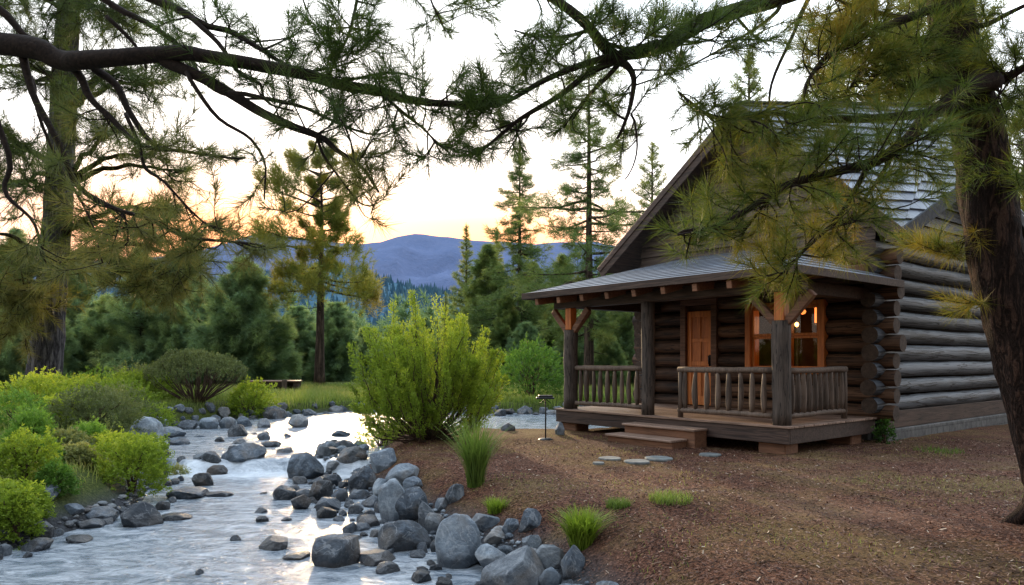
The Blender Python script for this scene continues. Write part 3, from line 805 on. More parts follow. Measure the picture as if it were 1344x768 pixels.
# railings with turned-branch balusters
def railing(p0, p1, nb, endpost):
    p0 = np.array(p0, float); p1 = np.array(p1, float); L = np.linalg.norm(p1 - p0); d = (p1 - p0) / L
    side = np.cross(d, (0, 0, 1))
    r = empty('railing'); r.parent = cabin
    for (z, rr) in ((1.30, .052), (.585, .045)):
        n = 9; t = np.linspace(-.04, L + .04, n)[:, None]
        pts = p0 + d * t; pts[:, 2] = z + (fbm(np.stack([t[:, 0] * 2, t[:, 0] * 0 + z, t[:, 0] * 0], -1), 1, 2, int(z * 10)) - .5) * .03
        m = MB(); m.tube(pts, rr * (1 + rng.normal(0, .03, n)), 10, 0, .6, True, .06, nb); m.build('rail', M['rail'], r, True)
    base = None
    for k in range(nb):
        u = (k + .5) / nb * L
        n = 6; z = np.linspace(.6, 1.28, n)
        c = p0 + d * u
        m = MB()
        bend = rng.normal(0, .014)
        pts = np.stack([c[0] + d[0] * bend * np.sin(np.linspace(0, 3.1, n)), c[1] + d[1] * bend * np.sin(np.linspace(0, 3.1, n)), z], -1)
        m.tube(pts, np.array([.03, .046, .05, .044, .036, .026]) * rng.uniform(.88, 1.12), 9, 0, rng.uniform(.25, .75), True, .08, k)
        m.build('baluster', M['rail'], r, True)
    for u in endpost:
        c = p0 + d * u
        m = MB(); m.tube([(c[0], c[1], .45), (c[0] + .01, c[1], .9), (c[0], c[1], 1.33)], [.05, .046, .042], 10, 0, .4, True, .06, 3); m.build('rail_post', M['rail'], r, True)
railing((-4.74, PY, 0), (-3.03, PY, 0), 9, ())
railing((-2.12, PY, 0), (-.36, PY, 0), 8, (0.0,))
railing((-.17, PY + .2, 0), (-.17, PY + 2.0, 0), 10, (1.8,))

# steps, fixed to the deck
st = empty('porch_steps'); st.parent = cabin
sx0, sx1 = -3.0, -1.45
mb = MB(); mb.box((sx0, -3.42, -.1), (sx1, -3.09, .275), 0, .55, .006); mb.build('riser', M['redwood'], st)
mb = MB(); mb.box((sx0 - .03, -3.47, .277), (sx1 + .02, -3.085, .315), 0, .7, .008); mb.build('tread', M['deck'], st)
mb = MB(); mb.box((sx0 - .06, -3.80, -.1), (sx1 - .16, -3.425, .105), 0, .55, .006); mb.build('riser', M['redwood'], st)
mb = MB(); mb.box((sx0 - .09, -3.85, .107), (sx1 - .14, -3.424, .145), 0, .7, .008); mb.build('tread', M['deck'], st)

# gable wall boards above the logs
AP = np.array((-2.55, -.55, 6.62)); BL = np.array((-6.32, -.55, 3.72)); BR = np.array((.6, -.55, 3.66))
tri = [np.array((-5.5, 0, 3.4)), np.array((-.02, 0, 3.4)), np.array((-.02, 0, 3.98)), np.array((-2.55, 0, 6.35)), np.array((-5.5, 0, 4.1))]
mb = MB(); z = 3.4
while z < 6.3:
    z1 = z + .235
    s = clip(clip(tri, lambda p: p[2] - z, True), lambda p: p[2] - z1, False)
    if len(s) >= 3:
        tt = rng.uniform(.2, .8)
        lip = lambda p: -.05 - .05 * (1 - (p[2] - z) / .235)
        mb.poly([np.array((p[0], lip(p), p[2])) for p in s], 0, tt)
        xa = min(p[0] for p in s); xb = max(p[0] for p in s)
        mb.quad((xa, -.03, z), (xb, -.03, z), (xb, -.1, z), (xa, -.1, z), 0, .1)
    z = z1
mb.build('gable_wall', M['siding'], cabin)
# roof planes: front gable and the right-hand slope that falls to the front corner
S1 = np.array((.6, 3.3, 5.35)); S2 = np.array((.6, 8.6, 3.6)); RR = np.array((-.45, 4.6, 7.15)); BB = np.array((-6.32, 8.6, 3.72)); RB = np.array((-2.6, 8.6, 6.4))
mb = MB()
def plane_courses(poly, a, b): courses(mb, poly, a, b, .29, .036)
def horiz(poly):
    """level eave direction in the plane through its lowest point"""
    p = [np.array(q, float) for q in poly]
    n = np.cross(p[1] - p[0], p[2] - p[0]); h = unit(np.cross(n, (0, 0, 1)))
    lo = min(p, key=lambda q: q[2]); return lo, lo + h
planes = [[BR, S1, RR], [BR, RR, AP], [AP, BB, BL], [AP, RR, RB], [AP, RB, BB], [S1, S2, RR], [RR, S2, RB], [S2, BB, RB]]
for pl in planes:
    a_, b_ = horiz(pl); courses(mb, pl, a_, b_, .29, .036)
roof = mb.build('roof', M['shingle'], cabin)
mb = MB()
for pl in planes: mb.poly([np.array(p) + [0, 0, -.02] for p in pl]); mb.poly([np.array(p) + [0, 0, -.14] for p in pl][::-1])
mb.build('roof_board', M['beam_y'], roof)
mb = MB()
for (p, q) in ((BL, AP), (AP, BR)):
    d_ = np.array([0, -.03, -.12]); e_ = unit(q - p) * .06
    mb.beam(p + d_ - e_, q + d_ + e_ * .2, .05, .3, 0, .45, .01)
    d2 = np.array([0, -.065, -.045]); mb.beam(p + d2 - e_, q + d2 + e_ * .2, .03, .11, 0, .8, .006)
mb.build('barge_board', M['barge'], roof)
mb = MB()
for (p, q) in ((BR, S1), (S1, S2)):
    mb.beam(p + np.array([.03, 0, -.09]), q + np.array([.03, 0, -.09]), .05, .24, 0, .5, .01)
mb.beam(AP + [0, .02, .05], RR + [0, .02, .05], .16, .05, 0, .5, .01)
mb.build('roof_trim', M['edge'], roof)
# right gable boards under the raised slope
tri = [np.array((0, 0, 3.6)), np.array((0, 8.2, 3.6)), np.array((0, 3.3, 5.2))]
mb = MB(); z = 3.6
while z < 5.1:
    s = clip(clip(tri, lambda p: p[2] - z, True), lambda p: p[2] - z - .235, False)
    if len(s) >= 3: mb.poly([np.array((.05 + .05 * (1 - (p[2] - z) / .235), p[1], p[2])) for p in s], 0, rng.uniform(.2, .8))
    z += .235
mb.build('gable_wall', M['log_y'], cabin)

# lamps seen through the window
def cab_pt(x, y, z):
    c, s = math.cos(CAB_RZ), math.sin(CAB_RZ)
    return (CAB_O[0] + c * x - s * y, CAB_O[1] + s * x + c * y, z)
def lathe(mb, prof, n=16, mat=0, tint=.5, c=(0, 0, 0)):
    a = np.linspace(0, 2 * np.pi, n, endpoint=False)
    V = np.array([[c[0] + r * math.cos(t_), c[1] + r * math.sin(t_), c[2] + z] for (r, z) in prof for t_ in a]); m = len(prof)
    F = [[i * n + j, i * n + (j + 1) % n, (i + 1) * n + (j + 1) % n, (i + 1) * n + j] for i in range(m - 1) for j in range(n)]
    mb.add(V, F, mat, tint)
lamp = empty('table_lamp', cab_pt(-2.03, .8, .45)); tag(lamp, 'small lit lamp glowing low behind the right half of the cabin window', 'lamp')
mb = MB(); lathe(mb, [(0.001, 0), (.15, 0), (.15, .03), (.03, .06), (.025, 1.68), (.001, 1.69)]); mb.build('lamp_stand', M['metal'], lamp, True)
mb = MB(); lathe(mb, [(.001, 1.70), (.03, 1.715), (.042, 1.75), (.03, 1.785), (.001, 1.80)]); mb.build('bulb', M['glow'], lamp, True)
lan = empty('wall_lantern', cab_pt(-1.38, .42, 2.2)); tag(lan, 'tall narrow orange lantern glowing inside window beside its right frame', 'lantern')
mb = MB(); lathe(mb, [(.001, 0), (.05, 0), (.05, .3), (.001, .3)], 10); mb.build('lantern_glass', M['glow_soft'], lan)
mb = MB(); mb.box((-.06, -.06, -.03), (.06, .06, -.003), 0, .5, .005); mb.box((-.06, -.06, .303), (.06, .06, .33), 0, .5, .005); mb.tube([(0, 0, .33), (0, 0, 1.15)], .008, 6); mb.build('lantern_frame', M['metal'], lan)
bl = empty('ceiling_lamp', cab_pt(-1.9, .8, 2.4)); tag(bl, 'round pale ceiling lamp seen high through the cabin window', 'lamp')
mb = MB(); lathe(mb, [(.001, 0), (.05, .02), (.07, .06), (.05, .1), (.001, .11)]); mb.build('shade', M['glow_soft'], bl, True)
mb = MB(); mb.tube([(0, 0, .11), (0, 0, .93)], .008, 6); mb.build('cord', M['metal'], bl)

for (x, y, z, e) in ((-2.1, .95, 2.2, 14.0), (-1.45, .6, 2.2, 7.0)):
    l = bpy.data.lights.new('lamp_light', 'POINT'); l.energy = e; l.color = (1.0, .5, .18); l.shadow_soft_size = .08
    o = bpy.data.objects.new('lamp_light', l); COL.objects.link(o); o.location = cab_pt(x, y, z)
# ------------------------------------------------------------------ rocks
def ico(sub):
    bm = bmesh.new(); bmesh.ops.create_icosphere(bm, subdivisions=sub, radius=1.0)
    V = np.array([v.co[:] for v in bm.verts]); F = np.array([[v.index for v in f.verts] for f in bm.faces]); bm.free()
    return V, F
ICO = {4: ico(4), 5: ico(5)}
def rock_mesh(mb, w, h, d, seed, sub=4, angular=0.5, tint=.5):
    """stone of width w (x), depth d (y), height h, base at z=0 sunk a little"""
    r = np.random.default_rng(seed)
    V, F = ICO[sub]; V = V.copy()
    q = V * 0.9 + r.uniform(0, 50, 3)
    V *= (1 + (fbm(q, 1.0, 3, seed) - .5) * 0.5)[:, None]
    for k in range(int(9 + angular * 14)):
        n = unit(r.normal(size=3) * [1, 1, .9]); c = r.uniform(.55, .82) if r.random() < angular + .15 else r.uniform(.76, .95)
        e = V @ n - c; m = e > 0
        V[m] -= n * (e[m] * .93)[:, None]
    V *= (1 + (fbm(V * 3.2 + seed, 1.0, 3, seed + 1) - .5) * 0.09)[:, None]
    lo, hi = V.min(0), V.max(0)
    V = (V - (lo + hi) / 2) / ((hi - lo) / 2)
    V = V * np.array([w, d, h * 1.35]) / 2
    V[:, 2] += h * 1.35 / 2 - h * .35
    a = r.uniform(-.5, .5); R = np.array([[math.cos(a), -math.sin(a), 0], [math.sin(a), math.cos(a), 0], [0, 0, 1]])
    mb.add(V @ R.T, F, 0, tint)
# px centre, base row, width px, height px, angular, tint, label
HERO = [
 (600, 753, 68, 66, .1, .62, 'large rounded blue grey boulder with pale top at the foot of the right bank'),
 (677, 788, 96, 54, .5, .66, 'big cracked grey boulder cut by the bottom edge of the photo'),
 (648, 757, 50, 36, .4, .6, 'smooth pale rock wedged between the two biggest boulders at the bottom'),
 (528, 727, 64, 37, .6, .15, 'dark wet low boulder standing in the water left of the big bank boulder'),
 (517, 692, 46, 56, .6, .72, 'tall pale grey upright stone in the middle of the right bank pile'),
 (541, 694, 50, 46, .9, .3, 'dark faceted rock leaning beside the tall pale upright stone'),
 (562, 700, 28, 36, .5, .55, 'narrow grey stone right of the dark faceted rock'),
 (399, 633, 49, 34, .7, .3, 'big brownish angular boulder at the right end of the small fall'),
 (371, 658, 31, 18, .4, .15, 'dark rounded rock in the water below the small fall'),
 (393, 671, 25, 19, .4, .2, 'small dark blocky stone in the water beside the bank pile'),
 (418, 660, 33, 26, .8, .2, 'dark pointed rock at the water edge of the pile'),
 (428, 674, 33, 18, .3, .45, 'smooth blue grey oval stone at the water edge of the pile'),
 (444, 661, 23, 18, .4, .4, 'small grey stone behind the smooth oval one at the water edge'),
 (437, 749, 64, 36, .9, .16, 'dark brown peaked rock alone in the river at the bottom'),
 (490, 744, 47, 15, .3, .2, 'flat dark stone just right of the peaked river rock'),
 (506, 754, 33, 13, .3, .15, 'low wet black stone in front of the flat dark one'),
 (552, 767, 27, 15, .6, .15, 'small dark stone in the river at the bottom edge'),
 (358, 723, 42, 14, .4, .15, 'long low dark stone in the middle of the river'),
 (386, 736, 36, 8, .2, .12, 'thin dark slab barely above the river beside the peaked rock'),
 (342, 687, 17, 9, .5, .12, 'small dark tip of stone in mid river'),
 (375, 685, 15, 6, .4, .12, 'tiny dark tip of stone in mid river below the fall'),
 (596, 662, 26, 24, .4, .55, 'round grey stone alone on the bark mulch above the pile'),
 (697, 698, 34, 26, .9, .4, 'square cornered grey rock at the top right of the bank pile on mulch'),
 (655, 716, 40, 20, .4, .62, 'pale slab shaped rock behind the largest boulder'),
 (636, 701, 46, 23, .5, .5, 'broad grey rock at the top of the pile above the largest boulder'),
 (670, 703, 24, 19, .4, .55, 'small grey rock beside the square cornered rock'),
 (699, 725, 27, 21, .5, .55, 'leaning grey stone on mulch right of the pale slab rock'),
 (722, 757, 40, 36, .7, .5, 'grey slabby rock right of the bottom boulder'),
 (753, 762, 33, 40, .8, .45, 'upright pointed dark grey rock rightmost at the bottom of the pile'),
 (722, 786, 32, 36, .6, .55, 'small grey rock in front of the slabby one at the bottom edge'),
 (700, 742, 26, 20, .5, .5, 'small stone tucked between the slab rock and the bottom boulder'),
 (530, 645, 48, 32, .4, .68, 'broad pale stone at the upper right of the bank pile'),
 (502, 621, 34, 28, .5, .55, 'grey boulder at the top of the bank pile under the bushy shrub'),
 (476, 651, 46, 34, .8, .35, 'slanted slab of brownish rock in the upper bank pile'),
 (500, 662, 28, 30, .4, .62, 'pale grey stone behind the tall upright one'),
 (458, 608, 42, 19, .4, .6, 'pale flat topped stone at the upstream end of the right bank pile'),
 (470, 613, 24, 13, .4, .3, 'dark stone in front of the pale flat topped one'),
 (540, 652, 26, 22, .4, .6, 'grey stone right of the broad pale stone'),
 (573, 703, 29, 26, .5, .55, 'grey rock just above the largest boulder on its left'),
 (590, 708, 22, 24, .4, .5, 'smaller grey rock just above the largest boulder'),
 (580, 672, 20, 16, .5, .6, 'pale small stone on the mulch edge left of the lone round stone'),
 (481, 694, 34, 14, .5, .2, 'low dark stone at the foot of the tall upright one'),
 (482, 682, 18, 11, .3, .15, 'little dark pebble like rock above the low dark one'),
 (466, 677, 22, 15, .4, .45, 'small grey stone right of the smooth oval one'),
 (486, 668, 22, 16, .4, .5, 'small round grey stone in the middle of the pile'),
 (433, 640, 26, 16, .5, .4, 'grey stone beside the big angular boulder of the fall'),
 (451, 590, 30, 12, .3, .5, 'grey stone in the upper water under the bushy shrub'),
 (446, 573, 26, 8, .3, .35, 'flat dark stone far up the river near the bend'),
 (432, 598, 20, 10, .3, .3, 'small dark stone in the upper water near the right bank'),
 (186, 593, 42, 40, .4, .7, 'large smooth pale grey boulder on the left bank among shrubs'),
 (201, 629, 34, 24, .5, .25, 'dark grey boulder on the left bank beside the fall'),
 (173, 695, 58, 29, .5, .12, 'big dark wet boulder in front of the brightest left bank shrub'),
 (120, 684, 48, 14, .2, .3, 'long flat dark stone left of the big wet boulder'),
 (114, 696, 36, 12, .2, .35, 'second flat stone lying nearer below the long flat one on the left bank'),
 (136, 690, 18, 9, .3, .3, 'little stone between the flat stones and the big wet boulder'),
 (50, 711, 30, 23, .5, .3, 'blue grey stone at the left water edge near the bottom left shrubs'),
 (42, 725, 38, 15, .3, .1, 'low black stone lowest on the left water edge'),
 (58, 655, 26, 17, .4, .65, 'pale stone among the left shrubs'),
 (97, 714, 34, 9, .4, .1, 'thin dark stone in the water off the left bank'),
 (93, 675, 24, 12, .4, .45, 'grey stone under the brightest left bank shrub on its left'),
 (224, 684, 40, 8, .3, .12, 'thin dark stone in the water right of the big wet boulder'),
 (263, 640, 28, 17, .3, .15, 'dark round stone in the water below the fall on the left'),
 (242, 655, 50, 12, .2, .3, 'smooth long blue stone lying under the water surface below the fall'),
 (284, 653, 36, 7, .2, .2, 'thin smooth stone right of the long blue one'),
 (315, 606, 54, 21, .4, .5, 'broad grey boulder in the river above the fall'),
 (275, 609, 26, 14, .4, .45, 'smaller grey boulder left of the broad one above the fall'),
 (282, 625, 30, 13, .4, .15, 'dark wet stone at the left lip of the fall'),
 (352, 588, 27, 8, .3, .25, 'small flat stone in mid river far above the fall'),
 (344, 579, 20, 10, .4, .4, 'small grey stone farthest up in mid river'),
 (389, 563, 26, 17, .4, .68, 'pale boulder on the far bank at the river bend'),
 (203, 563, 26, 14, .3, .6, 'pale stone at the left end of the far row of bank stones'),
 (219, 576, 40, 14, .3, .55, 'flat grey stone in front of the far row on the left'),
 (242, 565, 26, 12, .4, .4, 'dark stone in the far row under the umbrella shaped shrub'),
 (271, 565, 25, 15, .3, .7, 'pale round stone in the far row under the umbrella shaped shrub'),
 (296, 564, 24, 15, .3, .66, 'pale round stone in the middle of the far row'),
 (309, 575, 26, 16, .5, .35, 'dark grey stone standing before the far row in the water'),
 (318, 562, 21, 14, .3, .6, 'grey stone right of middle in the far row'),
 (344, 563, 19, 12, .3, .66, 'pale stone at the right end of the far row under the bright shrub'),
 (358, 552, 30, 17, .5, .35, 'dark boulder on the far bank below the bench'),
 (232, 585, 26, 10, .3, .3, 'small dark stone beside the pale left bank boulder'),
 (735, 573, 13, 17, .5, .6, 'small upright pale stone beside the dark lamp post by the porch'),
 (667, 567, 20, 11, .4, .5, 'brownish stone at the water behind the tall grass'),
]
placed = []
for i, (px, py, w, h, ang, tn, lab) in enumerate(HERO):
    p = hit(px, py - h * .12)
    s = p[1] / FPX
    W, H = w * s, h * s * 1.04
    D = W * rng.uniform(.75, 1.0)
    mb = MB(); rock_mesh(mb, W, H, D, 500 + i, 5 if w > 24 else 4, ang, tn)
    o = mb.build('boulder' if w > 24 else 'rock', M['rock'], smooth=True, loc=(p[0], p[1] + D * .35, p[2] - .015))
    tag(o, lab, 'boulder' if w > 24 else 'rock')
    placed.append((p[0], p[1] + D * .35, W / 2))
# cobbles in the gaps: a few stone shapes copied
protos = []
for k in range(14):
    mb = MB(); rock_mesh(mb, 1.0, rng.uniform(.5, .8), rng.uniform(.7, 1.0), 900 + k, 4, rng.uniform(.4, .9), rng.uniform(.25, .66))
    protos.append(mb)
used = [None] * len(protos)
def cobble(x, y, size, label, group, sink=.1):
    z = float(surf_z(np.array([x]), np.array([y]))[0])
    k = rng.integers(len(protos))
    if used[k] is None:
        used[k] = protos[k].build('cobble', M['rock'], smooth=True); o = used[k]
    else:
        o = used[k].copy(); COL.objects.link(o)
    o.location = (x, y, z - size * sink); o.scale = (size * rng.uniform(.8, 1.2), size * rng.uniform(.8, 1.2), size * rng.uniform(.7, 1.15)); o.rotation_euler = (rng.normal(0, .15), rng.normal(0, .15), rng.uniform(0, 6.28))
    tag(o, label, 'cobble', group)
def along(pts, t):
    P_ = np.array(pts, float); L = np.linalg.norm(np.diff(P_, axis=0), axis=1); c = np.concatenate([[0], np.cumsum(L)])
    s = t * c[-1]; k = min(int(np.searchsorted(c, s, 'right')) - 1, len(L) - 1); u = (s - c[k]) / L[k]
    p = P_[k] + (P_[k + 1] - P_[k]) * u; d = unit(P_[k + 1] - P_[k]); return p, np.array([-d[1], d[0]])
def scatter(n, line, off0, off1, s0, s1, label, group, tries=40, sink=.1):
    """line's left-hand normal points away from line direction; offsets measured along it"""
    for _ in range(n):
        for _t in range(tries):
            p, nr = along(line, rng.random()); q = p + nr * rng.uniform(off0, off1); s = s0 + (s1 - s0) * rng.random() ** 1.8
            if all((q[0] - a) ** 2 + (q[1] - b) ** 2 > (c * .75 + s * .42) ** 2 for (a, b, c) in placed): break
        else: continue
        placed.append((q[0], q[1], s / 2)); cobble(q[0], q[1], s, label, group, sink)
scatter(165, [(.25, 5.3), (-.35, 6.6), (-1.15, 7.75), (-1.7, 8.6), (-2.3, 9.7), (-3.05, 11.2), (-3.2, 13.2), (-3.4, 14.9)], -.6, .34, .08, .36, 'grey cobble among the piled stones of the right river bank', 'cobbles piled along the right river bank')
scatter(36, [(-5.3, 5), (-5.0, 7.04), (-4.95, 7.75), (-4.7, 8.6), (-4.75, 9.74), (-5.3, 11.2), (-5.7, 12.3), (-6.9, 14.25), (-7.9, 16.3)], -.15, .4, .1, .34, 'grey cobble along the shrubby left river bank', 'cobbles along the left river bank')
scatter(95, [(-8.5, 19), (-7.7, 21.4), (-6.5, 22.8), (-5.2, 24.2), (-2.5, 24), (-.75, 22.8), (1.6, 23.0), (3.5, 24.5)], -.25, .9, .18, .55, 'grey stone in the bed of stones edging the far river bank', 'stones edging the far river bank')
scatter(12, [(-4.2, 11), (-5.0, 14), (-5.8, 17), (-6.2, 20)], -1.6, 1.4, .15, .42, 'low stone breaking the water of the upper river', 'stones in the upper river', sink=.3)
scatter(4, [(-3.0, 6.5), (-3.4, 9), (-4.2, 12)], -.9, .9, .1, .26, 'small dark stone breaking the water of the lower river', 'stones in the lower river', sink=.35)
# gravel between the cobbles
def gravel(n, line, off0, off1, s0, s1, seed):
    r = np.random.default_rng(seed); V0, F0 = ico(2)
    mbg = MB(); C = []
    for _ in range(n):
        p, nr = along(line, r.random()); C.append(p + nr * r.uniform(off0, off1))
    C = np.array(C); z = ground_z(C[:, 0], C[:, 1]); k = z > -.58; C = C[k]; z = z[k]; N = len(C)
    s = s0 + (s1 - s0) * r.random(N) ** 2
    sc = np.stack([s * r.uniform(.7, 1.2, N), s * r.uniform(.7, 1.2, N), s * r.uniform(.45, .8, N)], -1) * .5
    V = V0[None] * (1 + r.normal(0, .12, (N, len(V0), 1))); a_ = r.uniform(0, 6.28, N)
    V = V * sc[:, None]; x = V[..., 0] * np.cos(a_)[:, None] - V[..., 1] * np.sin(a_)[:, None]; y = V[..., 0] * np.sin(a_)[:, None] + V[..., 1] * np.cos(a_)[:, None]
    V = np.stack([x + C[:, 0][:, None], y + C[:, 1][:, None], V[..., 2] + (z + s * .12)[:, None]], -1)
    mbg.add(V.reshape(-1, 3), (F0[None] + np.arange(N)[:, None, None] * len(V0)).reshape(-1, 3), 0, np.repeat(r.uniform(.25, .75, N), len(V0))); return mbg
RB_ = [(.35, 4.2), (-.35, 6.6), (-1.15, 7.75), (-1.7, 8.6), (-2.3, 9.7), (-3.05, 11.2), (-3.2, 13.2), (-3.4, 14.9)]
tag(gravel(2600, RB_, -.75, .4, .03, .11, 4).build('river_gravel', M['rock'], smooth=True), kind='stuff')
tag(gravel(1300, [(-5.3, 5), (-5.0, 7.04), (-4.95, 7.75), (-4.7, 8.6), (-4.75, 9.74), (-5.3, 11.2), (-5.7, 12.3), (-6.9, 14.25)], -.2, .5, .03, .12, 5).build('river_gravel', M['rock'], smooth=True), kind='stuff')
# flagstones before the steps
for i, (px, py, w, lab) in enumerate([(800, 603, 28, 'pale round flagstone at the left before the porch steps'), (836, 607, 30, 'pale flagstone in the middle before the porch steps nearest us'), (864, 603, 36, 'long pale flagstone at the foot of the porch steps'), (786, 609, 14, 'smallest flagstone leftmost before the porch steps'), (932, 598, 26, 'dull flagstone half hidden at the right end of the porch steps')]):
    p = hit(px, py); s = p[1] / FPX
    a = np.linspace(0, 2 * np.pi, 22, endpoint=False); rr = w * s * .5 * (1 + (fbm(np.stack([np.cos(a), np.sin(a), a * 0 + i * 3], -1), 1.3, 2, i) - .5) * .5)
    top = np.stack([np.cos(a) * rr, np.sin(a) * rr * 1.0, np.full(22, .025)], -1); bev = top * [1.05, 1.05, 0] + [0, 0, .012]; low = top * [1.06, 1.06, 0] + [0, 0, -.05]
    mb = MB(); n = 22; V = np.concatenate([top, bev, low]); F = [[r * n + j, (r + 1) * n + j, (r + 1) * n + (j + 1) % n, r * n + (j + 1) % n] for r in range(2) for j in range(n)]
    mb.add(V, F); mb.add(top, [list(range(n))])
    tag(mb.build('flagstone', M['flag'], loc=p), lab, 'flagstone')
# ------------------------------------------------------------------ foliage helpers
def rperp(d):
    r = rng.normal(size=d.shape); return unit(np.cross(d, r))
def needles(mb, P_, A, length, width, cnt, spread=(18, 75), along_=.12, tint=.5, droop=.12, mat=0, ttip=.1):
    """tufts: cnt needles round every twig end P_ with axis A; one narrow blade per needle"""
    P_ = np.asarray(P_, float).reshape(-1, 3); A = unit(np.asarray(A, float).reshape(-1, 3)); m = len(P_)
    if m == 0: return
    tint = np.broadcast_to(np.asarray(tint, float), (m,))
    length = np.broadcast_to(np.asarray(length, float), (m,)); along_ = np.broadcast_to(np.asarray(along_, float), (m,))
    I = np.repeat(np.arange(m), cnt); N = len(I)
    s = rng.random(N); a = A[I]
    base = P_[I] - a * (s * along_[I])[:, None]
    ang = np.radians(spread[0] + (spread[1] - spread[0]) * (0.25 * rng.random(N) + .75 * s ** .7))
    ang[rng.random(N) < .15] *= .5
    d = a * np.cos(ang)[:, None] + rperp(a) * np.sin(ang)[:, None]
    d[:, 2] -= droop; d = unit(d)
    L = length[I] * rng.uniform(.65, 1.1, N)
    side = rperp(d) * (width * .5)
    V = np.empty((N, 3, 3)); V[:, 0] = base - side; V[:, 1] = base + side; V[:, 2] = base + d * L[:, None]
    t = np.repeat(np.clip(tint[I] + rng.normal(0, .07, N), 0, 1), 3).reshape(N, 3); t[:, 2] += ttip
    mb.add(V.reshape(-1, 3), np.arange(N * 3).reshape(N, 3), mat, t.ravel())
def leaves(mb, P_, D, length, width, tint, mat=0):
    """one pointed leaf (two triangles, folded) per point along direction D"""
    P_ = np.asarray(P_, float); N = len(P_); D = unit(D)
    L = length * rng.uniform(.6, 1.2, N)
    side = rperp(D) * (width * rng.uniform(.7, 1.2, N))[:, None] * .5
    mid = P_ + D * (L * .45)[:, None]
    V = np.empty((N, 4, 3)); V[:, 0] = P_; V[:, 1] = mid + side; V[:, 2] = P_ + D * L[:, None]; V[:, 3] = mid - side
    b = np.arange(N)[:, None] * 4
    mb.add(V.reshape(-1, 3), np.concatenate([b + [0, 1, 2], b + [0, 2, 3]]), mat, np.repeat(tint, 4))

# ------------------------------------------------------------------ background conifers
def conifer(seed, H, r0, c0, Rfun, nb, slope, tuft, per_m, cnt, width, bark, fol, name, label, cat, fan=.35, bend=.0, tbase=.45, gap=0.0, clumpy=False, dead=0, tscale=1.0):
    global rng
    keep = rng; rng = np.random.default_rng(seed)
    root = empty(name); tag(root, label, cat)
    tr = MB(); n = 14
    zz = np.linspace(-.15, H, n); off = (fbm(np.stack([zz * .12, zz * 0 + seed, zz * 0], -1), 1, 2, seed) - .5) * bend
    path = np.stack([off, (fbm(np.stack([zz * .12, zz * 0 + seed + 9, zz * 0], -1), 1, 2, seed) - .5) * bend, zz], -1)
    rad = r0 * (1 - .93 * np.clip(zz / H, 0, 1) ** .9); rad[0] *= 1.18
    tr.tube(path, rad, 10, 0, .5, True, .08, seed)
    P_, A, T, S = [], [], [], []
    for i in range(nb + dead):
        isdead = i >= nb
        f = (i + rng.random()) / nb if not isdead else -rng.random() * .35
        f = np.clip(f, -1, 1); z = H * (c0 + (.985 - c0) * f) if not isdead else H * c0 * (1 + f)
        R = Rfun(max(f, 0)) * (rng.uniform(.65, 1.15)) * H if not isdead else rng.uniform(.03, .09) * H
        if gap and not isdead and rng.random() < gap: R *= .4
        az = i * 2.39996 + rng.normal(0, .35)
        d = np.array([math.cos(az), math.sin(az), 0])
        sl = slope(max(f, 0)) + rng.normal(0, .08)
        u = np.linspace(0, 1, 6)[:, None]
        pts = np.array([np.interp(z, zz, path[:, 0]), np.interp(z, zz, path[:, 1]), z]) + d * R * u + np.array([0, 0, 1]) * (sl * R * u + (.16 * R) * u ** 2.2 * (1 if sl < .2 else .3))
        pts[1:-1, :2] += rng.normal(0, .03 * R, (4, 2))
        tr.tube(pts, np.linspace(max(.012, min(r0 * .28, .018 * R + .012)), .006, 6), 4, 0, .4, False)
        if isdead: continue
        side = np.array([-d[1], d[0], 0])
        m = max(3, int(per_m * R * (1.0 if not clumpy else 1.3)))
        uu = (.22 if not clumpy else .45) + (1 - (.22 if not clumpy else .45)) * rng.random(m) ** .75
        lat = rng.uniform(-1, 1, m) * fan * R * (1.08 - uu) * (1.0 if not clumpy else 1.2) + rng.normal(0, .05 * R, m)
        pos = np.stack([np.interp(uu, u[:, 0], pts[:, k]) for k in range(3)], -1) + side * lat[:, None]
        pos[:, 2] += rng.normal(0, (.085 if not clumpy else .12) * R, m) + (.02 if not clumpy else .06) * R
        ax = d * (.8 if not clumpy else .5) + side * (lat / max(fan * R, .01))[:, None] * .9 + np.array([0, 0, .12 if not clumpy else .55]) + rng.normal(0, .25, (m, 3))
        P_.append(pos); A.append(ax)
        T.append(np.clip(tbase + .42 * (uu - .6) + .3 * (fbm(pos, 1.1 / tscale, 2, seed) - .5) + rng.normal(0, .07) + .1 * f, 0, 1)); S.append(np.full(m, tuft * rng.uniform(.85, 1.15)))  # outer tips and tops tinted golden, painting backlight into the foliage
    # leader
    m = 8; P_.append(np.stack([np.full(m, path[-1, 0]), np.full(m, path[-1, 1]), np.linspace(H * .95, H, m)], -1)); A.append(np.array([0, 0, 1]) + rng.normal(0, .35, (m, 3))); T.append(np.full(m, tbase + .15)); S.append(np.full(m, tuft * .8))
    tr.build('trunk', bark, root, True)
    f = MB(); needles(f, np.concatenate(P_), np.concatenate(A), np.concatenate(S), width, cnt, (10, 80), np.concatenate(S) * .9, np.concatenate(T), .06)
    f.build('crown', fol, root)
    rng = keep
    return root
def stand(root, px, base_d, H=None, rz=None, protoH=None, label=None, group=None, z=None):
    p = at(px, HY, base_d)
    zz = float(ground_z(np.array([p[0]]), np.array([p[1]]))[0]) if z is None else z
    root.location = (p[0], p[1], zz)
    if H: root.scale = [H / protoH] * 3
    if rz is not None: root.rotation_euler = (0, 0, rz)
    if label: root['label'] = label
    if group: root['group'] = group
    return root
def topH(py, d): return CAMZ + (HY - py) / FPX * d

cone = lambda a, b: (lambda f: a * (1 - f) ** .8 + b)
